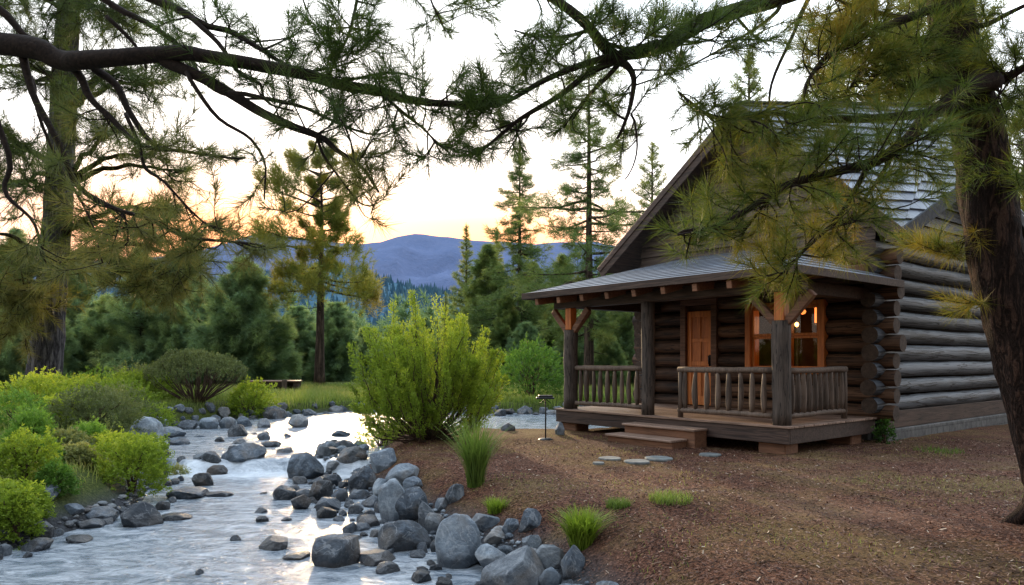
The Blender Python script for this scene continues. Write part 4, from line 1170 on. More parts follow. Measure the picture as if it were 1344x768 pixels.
# tall pine in the middle distance, in front of the sun
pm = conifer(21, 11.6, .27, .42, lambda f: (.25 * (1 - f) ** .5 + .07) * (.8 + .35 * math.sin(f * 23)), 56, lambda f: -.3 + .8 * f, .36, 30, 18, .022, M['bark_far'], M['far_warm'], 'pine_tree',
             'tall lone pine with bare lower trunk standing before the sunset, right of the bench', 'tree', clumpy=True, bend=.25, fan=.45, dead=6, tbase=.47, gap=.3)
stand(pm, 420, 35.6)
# tall sparse fir
sf = conifer(22, 14.2, .22, .12, lambda f: .24 * (1 - f) ** .85 + .016, 150, lambda f: -.5 + .5 * f, .34, 19, 15, .02, M['bark_far'], M['far_olive'], 'fir_tree',
             'tall slender fir with sparse drooping branches left of the porch', 'tree', fan=.28, tbase=.42, gap=.4)
stand(sf, 682, 42)
tp = conifer(23, 15.5, .27, .16, lambda f: (.21 * (1 - f) ** .45 + .05) * (.75 + .35 * math.sin(f * 31)) * 1.1, 105, lambda f: -.32 + .45 * f, .36, 19, 15, .02, M['bark_far'], M['far_olive'], 'pine_tree',
             'tall open pine with thick bare trunk directly behind the left porch post', 'tree', fan=.36, tbase=.46, gap=.35, dead=5)
stand(tp, 773, 33)
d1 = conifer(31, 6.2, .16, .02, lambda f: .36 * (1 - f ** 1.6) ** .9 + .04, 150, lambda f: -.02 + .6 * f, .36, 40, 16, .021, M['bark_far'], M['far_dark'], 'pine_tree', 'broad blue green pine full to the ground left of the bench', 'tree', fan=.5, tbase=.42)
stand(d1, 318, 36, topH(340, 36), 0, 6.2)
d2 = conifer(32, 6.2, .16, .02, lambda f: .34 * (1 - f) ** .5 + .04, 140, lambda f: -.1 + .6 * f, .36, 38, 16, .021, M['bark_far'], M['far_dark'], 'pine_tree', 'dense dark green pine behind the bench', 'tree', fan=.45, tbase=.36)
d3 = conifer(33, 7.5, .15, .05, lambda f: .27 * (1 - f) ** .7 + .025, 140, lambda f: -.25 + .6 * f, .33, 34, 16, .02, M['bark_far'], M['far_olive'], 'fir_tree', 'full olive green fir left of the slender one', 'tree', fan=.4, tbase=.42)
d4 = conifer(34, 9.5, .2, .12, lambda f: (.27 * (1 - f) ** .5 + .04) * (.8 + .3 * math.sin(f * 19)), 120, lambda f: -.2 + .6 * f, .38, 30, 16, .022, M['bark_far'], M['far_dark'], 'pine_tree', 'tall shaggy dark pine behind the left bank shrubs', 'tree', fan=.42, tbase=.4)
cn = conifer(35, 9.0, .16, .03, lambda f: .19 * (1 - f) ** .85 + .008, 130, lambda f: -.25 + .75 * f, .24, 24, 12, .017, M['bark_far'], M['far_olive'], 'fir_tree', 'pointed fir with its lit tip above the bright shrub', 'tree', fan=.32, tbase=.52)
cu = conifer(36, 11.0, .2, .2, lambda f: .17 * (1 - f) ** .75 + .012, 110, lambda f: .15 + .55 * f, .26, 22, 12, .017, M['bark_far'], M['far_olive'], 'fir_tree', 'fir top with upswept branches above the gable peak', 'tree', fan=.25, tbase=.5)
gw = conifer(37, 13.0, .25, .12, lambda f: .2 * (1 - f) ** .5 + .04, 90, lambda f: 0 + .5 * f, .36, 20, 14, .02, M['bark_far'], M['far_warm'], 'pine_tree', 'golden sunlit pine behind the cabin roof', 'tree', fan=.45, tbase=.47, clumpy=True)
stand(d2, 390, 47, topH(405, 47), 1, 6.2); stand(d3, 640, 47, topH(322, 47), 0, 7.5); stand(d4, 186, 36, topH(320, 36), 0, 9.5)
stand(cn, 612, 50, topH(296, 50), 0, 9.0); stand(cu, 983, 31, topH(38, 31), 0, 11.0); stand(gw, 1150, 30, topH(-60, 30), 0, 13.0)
belt = 'dense dark conifer in the belt of trees beyond the river'; bg_ = 'dark conifers beyond the river on the left'
beltr = 'hazy green conifer in the trees behind the porch and river bend'; bgr = 'conifers behind the porch and river bend'
def more(src, pH, px, top, d, label=None, group=None, z=None):
    c = copy_tree(src)
    if 'group' in c: del c['group']
    stand(c, px, d, topH(top, d), rng.uniform(0, 6.28), pH, label, group, z); return c
more(d1, 6.2, 262, 385, 41, belt, bg_); more(d1, 6.2, 345, 410, 44, belt, bg_); more(d2, 6.2, 225, 400, 36, belt, bg_); more(d1, 6.2, 140, 390, 37, belt, bg_)
more(d4, 9.5, 100, 330, 40, belt, bg_); more(d2, 6.2, 60, 400, 34, belt, bg_); more(d4, 9.5, 20, 300, 38, belt, bg_); more(d1, 6.2, -30, 380, 34, belt, bg_)
more(d4, 9.5, 240, 335, 45, belt, bg_); more(d2, 6.2, 440, 400, 46, belt, bg_); more(d2, 6.2, 420, 435, 50, belt, bg_); more(d1, 6.2, 480, 432, 52, belt, bg_); more(d2, 6.2, 515, 430, 54, belt, bg_)
more(d1, 6.2, 365, 432, 42, belt, bg_); more(d2, 6.2, 285, 420, 38, belt, bg_); more(d2, 6.2, 175, 425, 39, belt, bg_); more(d2, 6.2, 105, 430, 36, belt, bg_); more(d1, 6.2, 5, 420, 33, belt, bg_)
for (s_, h_, px, top, d) in ((d2, 6.2, 555, 420, 56), (cn, 9.0, 585, 385, 58), (d3, 7.5, 700, 345, 46), (d3, 7.5, 738, 335, 48), (d3, 7.5, 665, 385, 40), (d3, 7.5, 725, 395, 40), (d4, 9.5, 808, 330, 44), (d1, 6.2, 770, 410, 38), (d1, 6.2, 820, 395, 36), (d3, 7.5, 860, 340, 44), (d1, 6.2, 620, 425, 46), (d2, 6.2, 690, 425, 38), (d3, 7.5, 590, 420, 48), (d2, 6.2, 745, 440, 36), (d1, 6.2, 800, 440, 34), (d3, 7.5, 540, 445, 50)):
    more(s_, h_, px, top, d, beltr, bgr)
more(cu, 11.0, 856, 186, 46, 'small upswept fir top left of the cabin gable edge', None)
more(cu, 11.0, 916, 196, 42, 'fir whose branch tip shows just behind the cabin gable edge', None)
more(cn, 9.0, 652, 300, 55, 'pointed fir just left of the tall slender one', None)
more(gw, 13.0, 1345, 130, 22, 'golden sunlit pine beyond the right pine trunk at the photo edge', None)
more(gw, 13.0, 1240, -20, 34, 'golden pine behind the cabin roof, nearer the right pine trunk', None)
# far low band of trees closing the view, one mass
t_n = 520
xx = rng.uniform(-70, 90, t_n); yy = rng.uniform(62, 100, t_n); hh = rng.uniform(4.5, 7.5, t_n)
mb = MB(); V = []; 
Pm, Am, Sm = [], [], []
for (x, y, h) in zip(xx, yy, hh):
    k = 46; f = rng.random(k) ** .7; a = rng.uniform(0, 6.28, k); r = h * .28 * (1 - f * .9)
    Pm.append(np.stack([x + np.cos(a) * r, y + np.sin(a) * r, f * h], -1)); Am.append(np.stack([np.cos(a), np.sin(a), .3 + f * .8], -1)); Sm.append(np.full(k, .9))
needles(mb, np.concatenate(Pm), np.concatenate(Am), np.concatenate(Sm), .12, 7, (10, 80), .6, .45, .05)
tag(mb.build('distant_trees', M['far_dark']), kind='stuff')

# ------------------------------------------------------------------ shrubs
def shrub(name, label, px, py, w, h, leaf, ll, lw, n, mat, seed, shape='mound', tbase=.5, d=None, cat='shrub', depth=.85, stems=9, vis=.0):
    global rng
    keep = rng; rng = np.random.default_rng(seed)
    p = hit(px, py) if d is None else np.array([*at(px, py, d)[:2], float(ground_z(np.array([at(px, py, d)[0]]), np.array([d]))[0])])
    s = p[1] / FPX; W, H = w * s, h * s
    root = empty(name, (p[0], p[1] + W * .3, p[2])); tag(root, label, cat)
    st = MB(); lf = MB(); Lp, Ld, Lt = [], [], []
    R = W / 2
    nt = n // leaf                     # sprays
    if shape == 'plume':
        nt = 0
        nP = 130
        for i in range(nP):
            a = rng.uniform(0, 2 * np.pi); f = rng.random()
            rr = R * (1.0 if f > .35 else .8) * math.sqrt(rng.random()) * .95 * rng.uniform(.85, 1.12)
            top = H * (1.0 - .50 * (rr / R) ** 1.7) * rng.uniform(.62, 1.04)
            if rng.random() < .42: rr = R * rng.uniform(.6, 1.04); top = H * rng.uniform(.22, .74)
            tip = np.array([math.cos(a) * rr * .98, math.sin(a) * rr * depth, top])
            b0 = np.array([math.cos(a) * .12 * rng.random(), math.sin(a) * .1, 0])
            mid = b0 * .5 + tip * .5 + np.array([math.cos(a) * .14 * rr, math.sin(a) * .14 * rr, -.10 * H * rr / R])
            pp = spline([b0, mid, tip], 14); pp[1:-1] += rng.normal(0, .008, (12, 3)) * H
            st.tube(pp, np.linspace(.010 + .004 * H, .003, 14), 5, 0, .5, False)
            k = int(n / nP)
            u = rng.uniform(.3, .6); u = u + (1 - u) * rng.random(k) ** .8
            pos = np.stack([np.interp(u, np.linspace(0, 1, 14), pp[:, j]) for j in range(3)], -1)
            tg = unit(pp[-1] - pp[6])
            # side sprigs: leaves sit on short side twigs leaving the plume
            sidev = rperp(np.repeat(tg[None], k, 0)); q = np.floor(u * 11) + rng.integers(0, 4, k) * 100
            ang = (q * 2.399) % 6.283; e1 = unit(np.cross(tg, [.3, .2, 1])); e2 = np.cross(tg, e1)
            sdir = e1 * np.cos(ang)[:, None] + e2 * np.sin(ang)[:, None]
            wdt = rng.uniform(.18, .38) * H / 2.8 * (1.12 - u) ** .6
            s_ = rng.random(k) ** .8
            pos = pos + (sdir * .8 + tg * .75) * (wdt * s_)[:, None] + rng.normal(0, .014, (k, 3))
            Lp.append(pos); Ld.append(sdir * .5 + tg * .8 + rng.normal(0, .4, (k, 3)))
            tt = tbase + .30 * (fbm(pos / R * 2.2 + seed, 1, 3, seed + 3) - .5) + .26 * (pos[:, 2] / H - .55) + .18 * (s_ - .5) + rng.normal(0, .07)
            Lt.append(np.clip(tt + rng.normal(0, .05, k), 0, 1))
    for i in range(nt):
        a = rng.uniform(0, 2 * np.pi)
        if shape == 'mound':
            el = math.asin(rng.random() ** .8) if rng.random() < .9 else -.15
            rr = rng.uniform(.55, 1.0) if rng.random() < .35 else rng.uniform(.82, 1.03)
            q = np.array([math.cos(a) * math.cos(el), math.sin(a) * math.cos(el) * depth, math.sin(el)]) * rr
            lump = 1 + 1.0 * (fbm(q * 1.5 + seed, 1, 3, seed) - .5) + (.18 * rng.random() if rng.random() < .25 else 0)
            pos = np.array([q[0] * R, q[1] * R, q[2] * H * .93 + H * .05]) * lump
            out = np.array([q[0] / R, q[1] / R, q[2] / H + .25 / H])
        elif shape == 'upright':
            f = rng.random() ** .85
            prof = (.34 + .75 * f / .42) if f < .42 else 1.09 * (1 - ((f - .42) / .6) ** 1.8)
            rr = R * max(prof, .06) * (rng.uniform(.15, 1) ** .5)
            lump = 1 + .6 * (fbm(np.array([math.cos(a) * 1.2, math.sin(a) * 1.2, f * 2.6]) + seed, 1, 2, seed) - .5)
            pos = np.array([math.cos(a) * rr * lump, math.sin(a) * rr * depth * lump, H * (.1 + .9 * f)])
            out = np.array([math.cos(a) * .55, math.sin(a) * .55, .9])
        else:                          # umbrella
            rr = R * math.sqrt(rng.random())
            top = H * (1 - .38 * (rr / R) ** 2.6) * (1 + .25 * (fbm(np.array([math.cos(a) * rr, math.sin(a) * rr, 0.0]) * 1.6 + seed, 1, 2, seed) - .5))
            pos = np.array([math.cos(a) * rr, math.sin(a) * rr * depth, top - rng.random() ** 2 * H * .24])
            out = np.array([math.cos(a) * .5, math.sin(a) * .5, .8])
        out = unit(out + rng.normal(0, .28, 3) * np.abs(out).max())
        L = ll * leaf * .22
        u = rng.random(leaf)
        Lp.append(pos - out * L * .5 + out * (u * L)[:, None]); sd_ = rperp(np.repeat(out[None], leaf, 0))
        Ld.append(out * .8 + sd_ * rng.uniform(.5, 1.2, (leaf, 1)))
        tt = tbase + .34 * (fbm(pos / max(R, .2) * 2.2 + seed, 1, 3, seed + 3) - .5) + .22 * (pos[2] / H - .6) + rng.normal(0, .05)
        Lt.append(np.clip(tt + .12 * (u - .5) + rng.normal(0, .05, leaf), 0, 1))
        if rng.random() < vis:
            b = np.array([pos[0] * .12 + rng.normal(0, .03), pos[1] * .12, 0.0])
            mid = b * .45 + pos * .55 + np.array([-pos[0] * .12, -pos[1] * .12, -pos[2] * .04]) * (1 if shape != 'umbrella' else -1.0)
            pp = spline([b, mid, pos], 6); pp[1:-1] += rng.normal(0, .012, (4, 3)) * H
            st.tube(pp, np.linspace(.009 + .006 * H, .004, 6), 4, 0, .5, False)
    for i in range(stems):
        a = i * 2.4 + rng.random(); sp = rng.uniform(.25, .62)
        e = np.array([math.cos(a) * R * sp, math.sin(a) * R * sp, H * rng.uniform(.55, .8)])
        pp = spline([np.array([e[0] * .1, e[1] * .1, -.05]), e * [.4, .4, .5], e], 7); pp[1:-1] += rng.normal(0, .015, (5, 3)) * H
        st.tube(pp, np.linspace(.014 + .011 * H, .006, 7), 6, 0, .5, False, .08, i)
    st.build('stem', M['stem'], root, True)
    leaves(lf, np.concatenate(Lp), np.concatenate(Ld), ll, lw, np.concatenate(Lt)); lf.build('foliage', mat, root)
    rng = keep
    return root
B, G, O = M['leaf_bright'], M['leaf_green'], M['leaf_olive']
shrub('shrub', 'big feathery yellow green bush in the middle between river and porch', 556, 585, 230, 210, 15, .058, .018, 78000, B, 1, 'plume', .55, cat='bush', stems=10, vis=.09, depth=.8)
shrub('shrub', 'low golden shrub at the left foot of the big middle bush', 498, 592, 66, 36, 10, .045, .013, 7000, B, 2, tbase=.62)
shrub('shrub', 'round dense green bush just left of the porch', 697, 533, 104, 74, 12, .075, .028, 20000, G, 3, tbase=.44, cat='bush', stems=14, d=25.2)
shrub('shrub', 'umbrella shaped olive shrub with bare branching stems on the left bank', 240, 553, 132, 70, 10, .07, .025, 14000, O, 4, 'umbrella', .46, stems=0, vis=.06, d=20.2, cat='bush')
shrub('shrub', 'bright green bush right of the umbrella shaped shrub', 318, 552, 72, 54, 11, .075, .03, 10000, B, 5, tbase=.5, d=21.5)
shrub('shrub', 'bright green shrub left of the umbrella shaped shrub', 172, 552, 96, 44, 11, .07, .028, 10000, B, 6, tbase=.42, d=20.5)
shrub('shrub', 'pale grey green shrub behind the left bank shrubs near the trees', 165, 522, 74, 42, 10, .09, .035, 6000, O, 7, tbase=.55, d=28)
shrub('shrub', 'broad yellow green shrub in front of the big left pine trunk', 30, 572, 130, 56, 11, .06, .024, 13000, B, 8, tbase=.5, d=15.2)
shrub('shrub', 'yellow green shrub right of the big left pine trunk', 118, 566, 122, 48, 11, .06, .024, 12000, B, 9, tbase=.46, d=17)
shrub('shrub', 'dark olive shrub behind the rounded ones on the left bank', 100, 598, 118, 52, 10, .055, .018, 12000, O, 10, tbase=.36, d=13.2)
shrub('shrub', 'rounded tufted green shrub at the left photo edge', 26, 618, 62, 52, 12, .06, .012, 10000, G, 11, tbase=.55, d=10.6)
shrub('shrub', 'small rounded green shrub on the left bank slope', 111, 608, 46, 32, 10, .05, .012, 6000, G, 12, tbase=.6, d=11.6)
shrub('shrub', 'brightest yellow green shrub overhanging the big dark wet boulder', 158, 668, 98, 70, 12, .042, .016, 15000, B, 13, tbase=.5, d=9.9)
shrub('shrub', 'sunlit yellow shrub at the left edge below the rounded tufted one', 14, 678, 84, 62, 11, .04, .016, 10000, B, 14, tbase=.46, d=8.6)
shrub('shrub', 'green shrub in the bottom left corner', 6, 738, 64, 72, 11, .036, .015, 9000, B, 15, tbase=.42, d=7.6)
shrub('shrub', 'low dark green plant above the blue grey stone at left', 62, 694, 52, 34, 10, .035, .014, 5000, G, 16, tbase=.35, d=8.6)
shrub('shrub', 'little straw coloured plant on the left bank beside the fall', 229, 634, 26, 26, 9, .045, .012, 3000, O, 17, tbase=.8, d=12.3)
shrub('shrub', 'low spreading yellow green shrub under the pale left boulder', 168, 602, 74, 24, 10, .045, .016, 6000, B, 18, tbase=.5, d=12.6)
shrub('shrub', 'small shrub beside the dark left boulder', 200, 606, 40, 22, 10, .045, .016, 3000, B, 19, tbase=.6, d=13.2)
shrub('shrub', 'pale bushy shrub beyond the bright left bank shrubs', 60, 540, 110, 36, 10, .08, .03, 7000, B, 20, tbase=.66, d=20)
fill = 'small mixed green shrub filling the gaps on the left bank'
for i_, (px_, py_, w_, h_, dd, mm, tb_) in enumerate([(70, 560, 90, 40, 18, B, .4), (150, 575, 80, 38, 16, O, .5), (190, 570, 60, 30, 17, B, .5), (60, 600, 70, 40, 13.5, B, .62), (10, 590, 70, 46, 12.5, G, .45), (70, 640, 70, 30, 10.8, O, .6), (140, 625, 60, 26, 11.5, B, .55), (40, 655, 60, 34, 9.6, G, .4), (95, 660, 46, 26, 10.0, O, .6), (180, 630, 40, 22, 11.6, B, .6), (110, 545, 90, 38, 22, G, .5), (18, 700, 60, 44, 8.0, B, .48)]):
    tag(shrub('shrub', fill, px_, py_, w_, h_, 10, .05, .018, 5000, mm, 60 + i_, tbase=tb_, d=dd), group='small shrubs filling the left bank')
shrub('shrub', 'dark leafy sprig growing at the corner of the cabin by the porch', 1165, 581, 26, 30, 9, .05, .03, 700, G, 21, tbase=.15, d=12.6, stems=5)

# ------------------------------------------------------------------ grasses
def blades(mb, P_, h, w, lean, tint, seg=3, curl=.5):
    N = len(P_); a = rng.uniform(0, 2 * np.pi, N); d = np.stack([np.cos(a), np.sin(a), np.zeros(N)], -1)
    h = np.broadcast_to(h, (N,)) * rng.uniform(.6, 1.1, N); ln = lean * rng.uniform(.2, 1.1, N)
    side = np.stack([-d[:, 1], d[:, 0], np.zeros(N)], -1) * w * .5
    V = np.empty((N, 2 * seg + 1, 3)); t = np.empty((N, 2 * seg + 1))
    for k in range(seg + 1):
        f = k / seg
        c = P_ + d * (ln * h * f ** 1.7)[:, None] + np.array([0, 0, 1.0]) * (h * (f - curl * ln * f ** 3 * .6))[:, None]
        if k < seg:
            V[:, 2 * k] = c - side * (1 - f * .55); V[:, 2 * k + 1] = c + side * (1 - f * .55); t[:, 2 * k] = t[:, 2 * k + 1] = tint - .18 * (1 - f)
        else: V[:, 2 * seg] = c; t[:, 2 * seg] = tint + .08
    b = np.arange(N)[:, None] * (2 * seg + 1)
    for k in range(seg - 1): mb.add(np.zeros((0, 3)), np.zeros((0, 4), int)) if False else None
    mb.add(V.reshape(-1, 3), b + [2 * seg - 2, 2 * seg - 1, 2 * seg], 0, np.clip(t, 0, 1).ravel())
    off = mb.n - N * (2 * seg + 1)
    for k in range(seg - 1): mb.F.append((b + off + [2 * k, 2 * k + 1, 2 * k + 3, 2 * k + 2], 0))
def grass_clump(label, px, py, w, h, n, lean, tb, bw, name='grass_clump', spread=.3, mat='grass'):
    p = hit(px, py); s = p[1] / FPX; W, H = w * s, h * s
    r = W * spread * np.sqrt(rng.random(n)); a = rng.uniform(0, 6.28, n)
    P_ = np.stack([np.cos(a) * r, np.sin(a) * r, np.full(n, -.02)], -1)
    mb = MB(); blades(mb, P_, H, bw, lean, np.clip(rng.normal(tb, .1, n), 0, 1))
    o = mb.build(name, M[mat], loc=p); tag(o, label, 'grass'); return o
grass_clump('tall reedy green grass clump in front of the big middle bush', 624, 637, 66, 100, 460, .6, .36, .012, spread=.16)
grass_clump('large bright yellow green grass tuft on the mulch above the bottom rocks', 763, 717, 66, 60, 800, .85, .5, .011, spread=.22, mat='leaf_bright')
grass_clump('small green grass tuft left of the bright one, near the lone round stone', 651, 671, 42, 25, 320, .9, .42, .008, spread=.28, mat='leaf_bright')
grass_clump('low green grass tuft on the mulch in the middle', 812, 665, 40, 17, 360, .7, .32, .006, spread=.4)
grass_clump('wide low yellowish grass tuft on a small mulch mound', 880, 656, 62, 15, 500, .7, .5, .006, spread=.45)
grass_clump('faint low green grass by the cabin side wall', 1232, 593, 60, 9, 260, .7, .3, .008, spread=.5)
# meadow and bank grass
def field(n, x0, x1, y0, y1, h, w, cond, tb, lean=.6):
    x = rng.uniform(x0, x1, n); y = rng.uniform(y0, y1, n)
    d = river_sd(x, y); k = cond(x, y, d); x, y = x[k], y[k]
    z = ground_z(x, y)
    q = np.stack([x, y, z * 0], -1); t = np.clip(tb + .5 * (fbm(q, .5, 3, 4) - .5) + rng.normal(0, .08, len(x)), 0, 1)
    mb = MB(); blades(mb, np.stack([x, y, z - .01], -1), h * (.6 + .9 * fbm(q, .9, 2, 8)), w, lean, t, 2); return mb
mb = field(60000, -18, 9, 22.5, 36, .34, .022, lambda x, y, d: (d > .7), .62)
tag(mb.build('meadow_grass', M['grass']), kind='stuff')
mb = field(34000, -14, -4, 7, 24, .2, .012, lambda x, y, d: (d > .75) & (x < -3) & (y < 23.5), .6)
tag(mb.build('bank_grass', M['grass']), kind='stuff')
mb = field(15000, -3.2, 8, 4.3, 14.5, .05, .005, lambda x, y, d: (d > .9) & (fbm(np.stack([x, y, x * 0], -1), .8, 3, 40) > .56), .72, .9)
tag(mb.build('sparse_grass', M['grass']), kind='stuff')
# bark mulch chips, needles and leaf litter on the clearing
def chips(n, x0, x1, y0, y1, s0, s1, flat, tmu, tsd):
    x = rng.uniform(x0, x1, n); y = y0 + (y1 - y0) * rng.random(n) ** 1.4
    d = river_sd(x, y); k = d > .65; x, y = x[k], y[k]; N = len(x)
    z = ground_z(x, y) + rng.uniform(.002, .014, N)
    a = rng.uniform(0, 6.28, N); L = rng.uniform(s0, s1, N); W_ = L * rng.uniform(flat * .5, flat, N)
    u = np.stack([np.cos(a), np.sin(a), rng.normal(0, .3, N)], -1); v = np.stack([-np.sin(a), np.cos(a), rng.normal(0, .35, N)], -1)
    c = np.stack([x, y, z], -1); U = u * (L / 2)[:, None]; Vv = v * (W_ / 2)[:, None]
    V = np.stack([c - U - Vv, c + U - Vv * .6, c + U * .9 + Vv, c - U * .8 + Vv], 1).reshape(-1, 3)
    mb = MB(); mb.add(V, np.arange(N * 4).reshape(N, 4), 0, np.repeat(np.clip(rng.normal(tmu, tsd, N), 0, 1), 4)); return mb
tag(chips(90000, -3, 9.5, 4.2, 13.2, .009, .036, .45, .37, .25).build('bark_mulch', M['chips']), kind='stuff')
tag(chips(220, -1, 8, 4.4, 11, .03, .07, .25, .95, .08).build('leaf_litter', M['chips']), kind='stuff')

tag(chips(14000, -3, 9.5, 4.2, 13, .05, .1, .035, .5, .2).build('pine_needle_litter', M['chips']), kind='stuff')
mb = MB()
for i in range(46):
    x, y = rng.uniform(-.6, 7.5), 4.4 + 6.5 * rng.random() ** 1.5
    if river_sd(np.array([x]), np.array([y]))[0] < .8: continue
    z = float(ground_z(np.array([x]), np.array([y]))[0]); a_ = rng.uniform(0, 6.28); L = rng.uniform(.08, .3)
    q = np.array([[x, y, z + .008], [x + math.cos(a_) * L * .5 + rng.normal(0, .02), y + math.sin(a_) * L * .5, z + .016], [x + math.cos(a_) * L, y + math.sin(a_) * L, z + .008]])
    mb.tube(spline(q, 5), np.linspace(.006, .003, 5), 5, 0, .5)
tag(mb.build('fallen_twigs', M['stem']), kind='stuff')
# ------------------------------------------------------------------ bench and lamp post
p = hit(363, 517); bn = empty('wooden_bench', (p[0], p[1], p[2]), math.radians(4)); tag(bn, 'low weathered wooden bench standing in the far meadow by the trees', 'bench')
mb = MB(); mb.box((-1.05, -.28, .5), (1.0, -.02, .56), 0, .8, .01); mb.box((-1.05, .0, .505), (1.0, .3, .565), 0, .75, .01); mb.build('seat', M['deck'], bn)
mb = MB(); mb.box((-1.0, .22, .18), (.95, .27, .49), 0, .3, .01); mb.box((-1.0, -.2, .3), (.28, -.15, .49), 0, .3, .01); mb.build('apron', M['siding'], bn)
for x in (-.88, .82):
    mb = MB(); mb.box((x - .1, -.2, -.05), (x + .1, .25, .499), 0, .4, .01); mb.build('leg', M['siding'], bn)
mb = MB(); mb.box((.3, -.36, -.05), (.5, -.285, .6), 0, .45, .015); mb.build('post', M['rail'], bn)
p = hit(716, 577); lp = empty('garden_lamp', p); tag(lp, 'slim black garden lamp post with a flat tray head left of the porch', 'lamp')
mb = MB(); mb.tube([(0, 0, -.05), (.003, 0, .4), (0, 0, .72)], .013, 8); mb.build('pole', M['metal'], lp, True)
mb = MB(); mb.box((-.17, -.09, .74), (.16, .09, .77), 0, .5, .006); mb.box((-.13, -.07, .773), (.13, .07, .81), 0, .5, .01); mb.beam((-.1, 0, .66), (-.01, 0, .735), .015, .015); mb.beam((.1, 0, .66), (.01, 0, .735), .015, .015); mb.build('lamp_head', M['metal'], lp)
mb = MB(); lathe(mb, [(.001, .03), (.1, .025), (.14, 0), (.15, -.03)], 14); mb.build('base', M['metal'], lp, True)
# ------------------------------------------------------------------ near pines
class Branch:
    """one limb with its twigs (wood) and needles"""
    def __init__(s, dens=1.0): s.dens = dens; s.w = MB(); s.P, s.A, s.T = [], [], []; s.axis = []
    def limb(s, pts, r0, r1, n=26, sides=9, rough=.1, jig=.012):
        pp = spline(pts, n); L = np.linalg.norm(np.diff(pp, axis=0), axis=1).sum()
        pp[1:-1] += (np.stack([fbm(np.stack([np.linspace(0, L * 2.2, n), np.full(n, rng.uniform(0, 99)), np.zeros(n)], -1), 1, 2, 3) for _ in range(3)], -1)[1:-1] - .5) * jig * 4
        rad = r0 + (r1 - r0) * np.linspace(0, 1, n) ** .8
        s.w.tube(pp, rad, sides, 0, .5, True, rough, int(rng.integers(999))); s.axis.append((pp, rad)); return pp
    def twig(s, a, b, r0, tint, sag=.08, sub=2, tl=.15, sl=.17, step=.075):
        a = np.asarray(a, float); b = np.asarray(b, float); L = np.linalg.norm(b - a)
        mid = (a + b) / 2 + np.array([0, 0, -sag * L]) + rng.normal(0, .09 * L, 3)
        pp = spline([a, mid, b], 7)
        s.w.tube(pp, np.linspace(r0, .0022, 7), 5, 0, .5, False)
        d = unit(pp[-1] - pp[-3]); s._tufts(pp, min(tl, L * .8), tint, step)
        for k in range(sub):
            f = rng.uniform(.35, .92); j = int(f * 6); q = pp[j] + (pp[min(j + 1, 6)] - pp[j]) * (f * 6 - j)
            dd = unit(pp[min(j + 1, 6)] - pp[j]); o = unit(dd * rng.uniform(.7, 1.3) + unit(np.cross(dd, rng.normal(size=3))) * rng.uniform(.5, 1.0) + [0, 0, .15])
            l = sl * rng.uniform(.6, 1.3); e = q + o * l; m = (q + e) / 2 + rng.normal(0, .04 * l, 3) + [0, 0, -.03 * l]
            sp = spline([q, m, e], 5); s.w.tube(sp, np.linspace(max(.0028, r0 * .5), .002, 5), 4, 0, .5, False)
            s._tufts(sp, l * .75, tint, step)
    def _tufts(s, pp, tl, tint, step):
        seg = np.linalg.norm(np.diff(pp, axis=0), axis=1); c = np.concatenate([[0], np.cumsum(seg)]); L = c[-1]
        for x in np.arange(max(L - tl, L * .15), L + 1e-6, step):
            k = min(int(np.searchsorted(c, x, 'right')) - 1, len(seg) - 1)
            s.P.append(pp[k] + (pp[k + 1] - pp[k]) * ((x - c[k]) / max(seg[k], 1e-6))); s.A.append(pp[k + 1] - pp[k]); s.T.append(tint)
        s.P.append(pp[-1]); s.A.append(pp[-1] - pp[-2]); s.T.append(tint)
    def clump(s, px, py, d, rx, ry, n, tint, rd=.22, sub=1, sl=.2, tl=.13, sag=.07, r=.006, step=.065, short=.62):
        """n twigs growing from the nearest part of the limbs out to a cluster"""
        ax = np.concatenate([p for p, _ in s.axis]); ra = np.concatenate([q for _, q in s.axis])
        c = at(px, py, d)
        base = np.linalg.norm(ax - c, axis=1)
        for i in range(max(2, int(round(n * s.dens)))):
            g = rng.normal(0, .5, 2); e = at(px + g[0] * rx, py + g[1] * ry, d + rng.normal(0, rd))
            near = np.argsort(np.linalg.norm(ax - e, axis=1))[:7]; k = near[rng.integers(len(near))]
            a = ax[k]; L = np.linalg.norm(e - a)
            if L < .2 and sl < .5: e = a + unit(e - a) * rng.uniform(.2, .3); L = .25
            s.twig(a, e, min(r * (1 + L), ra[k] * .7), np.clip(tint + rng.normal(0, .07), 0, 1), sag, sub, tl, sl, step)
    def build(s, parent, barkm, needm, length=.2, width=.0046, cnt=15, along_=.06, spread=(6, 78), droop=.04, wname='branch'):
        w = s.w.build(wname, barkm, parent, True)
        if s.P:
            f = MB(); needles(f, np.array(s.P), np.array(s.A), length, width, cnt, spread, along_, np.array(s.T), droop)
            f.build('needles', needm, w)
        return w
def pxs(lst, d0, d1):
    n = len(lst); return [at(p[0], p[1], d0 + (d1 - d0) * i / (n - 1)) for i, p in enumerate(lst)]
def pr(px, d): return px / FPX * d

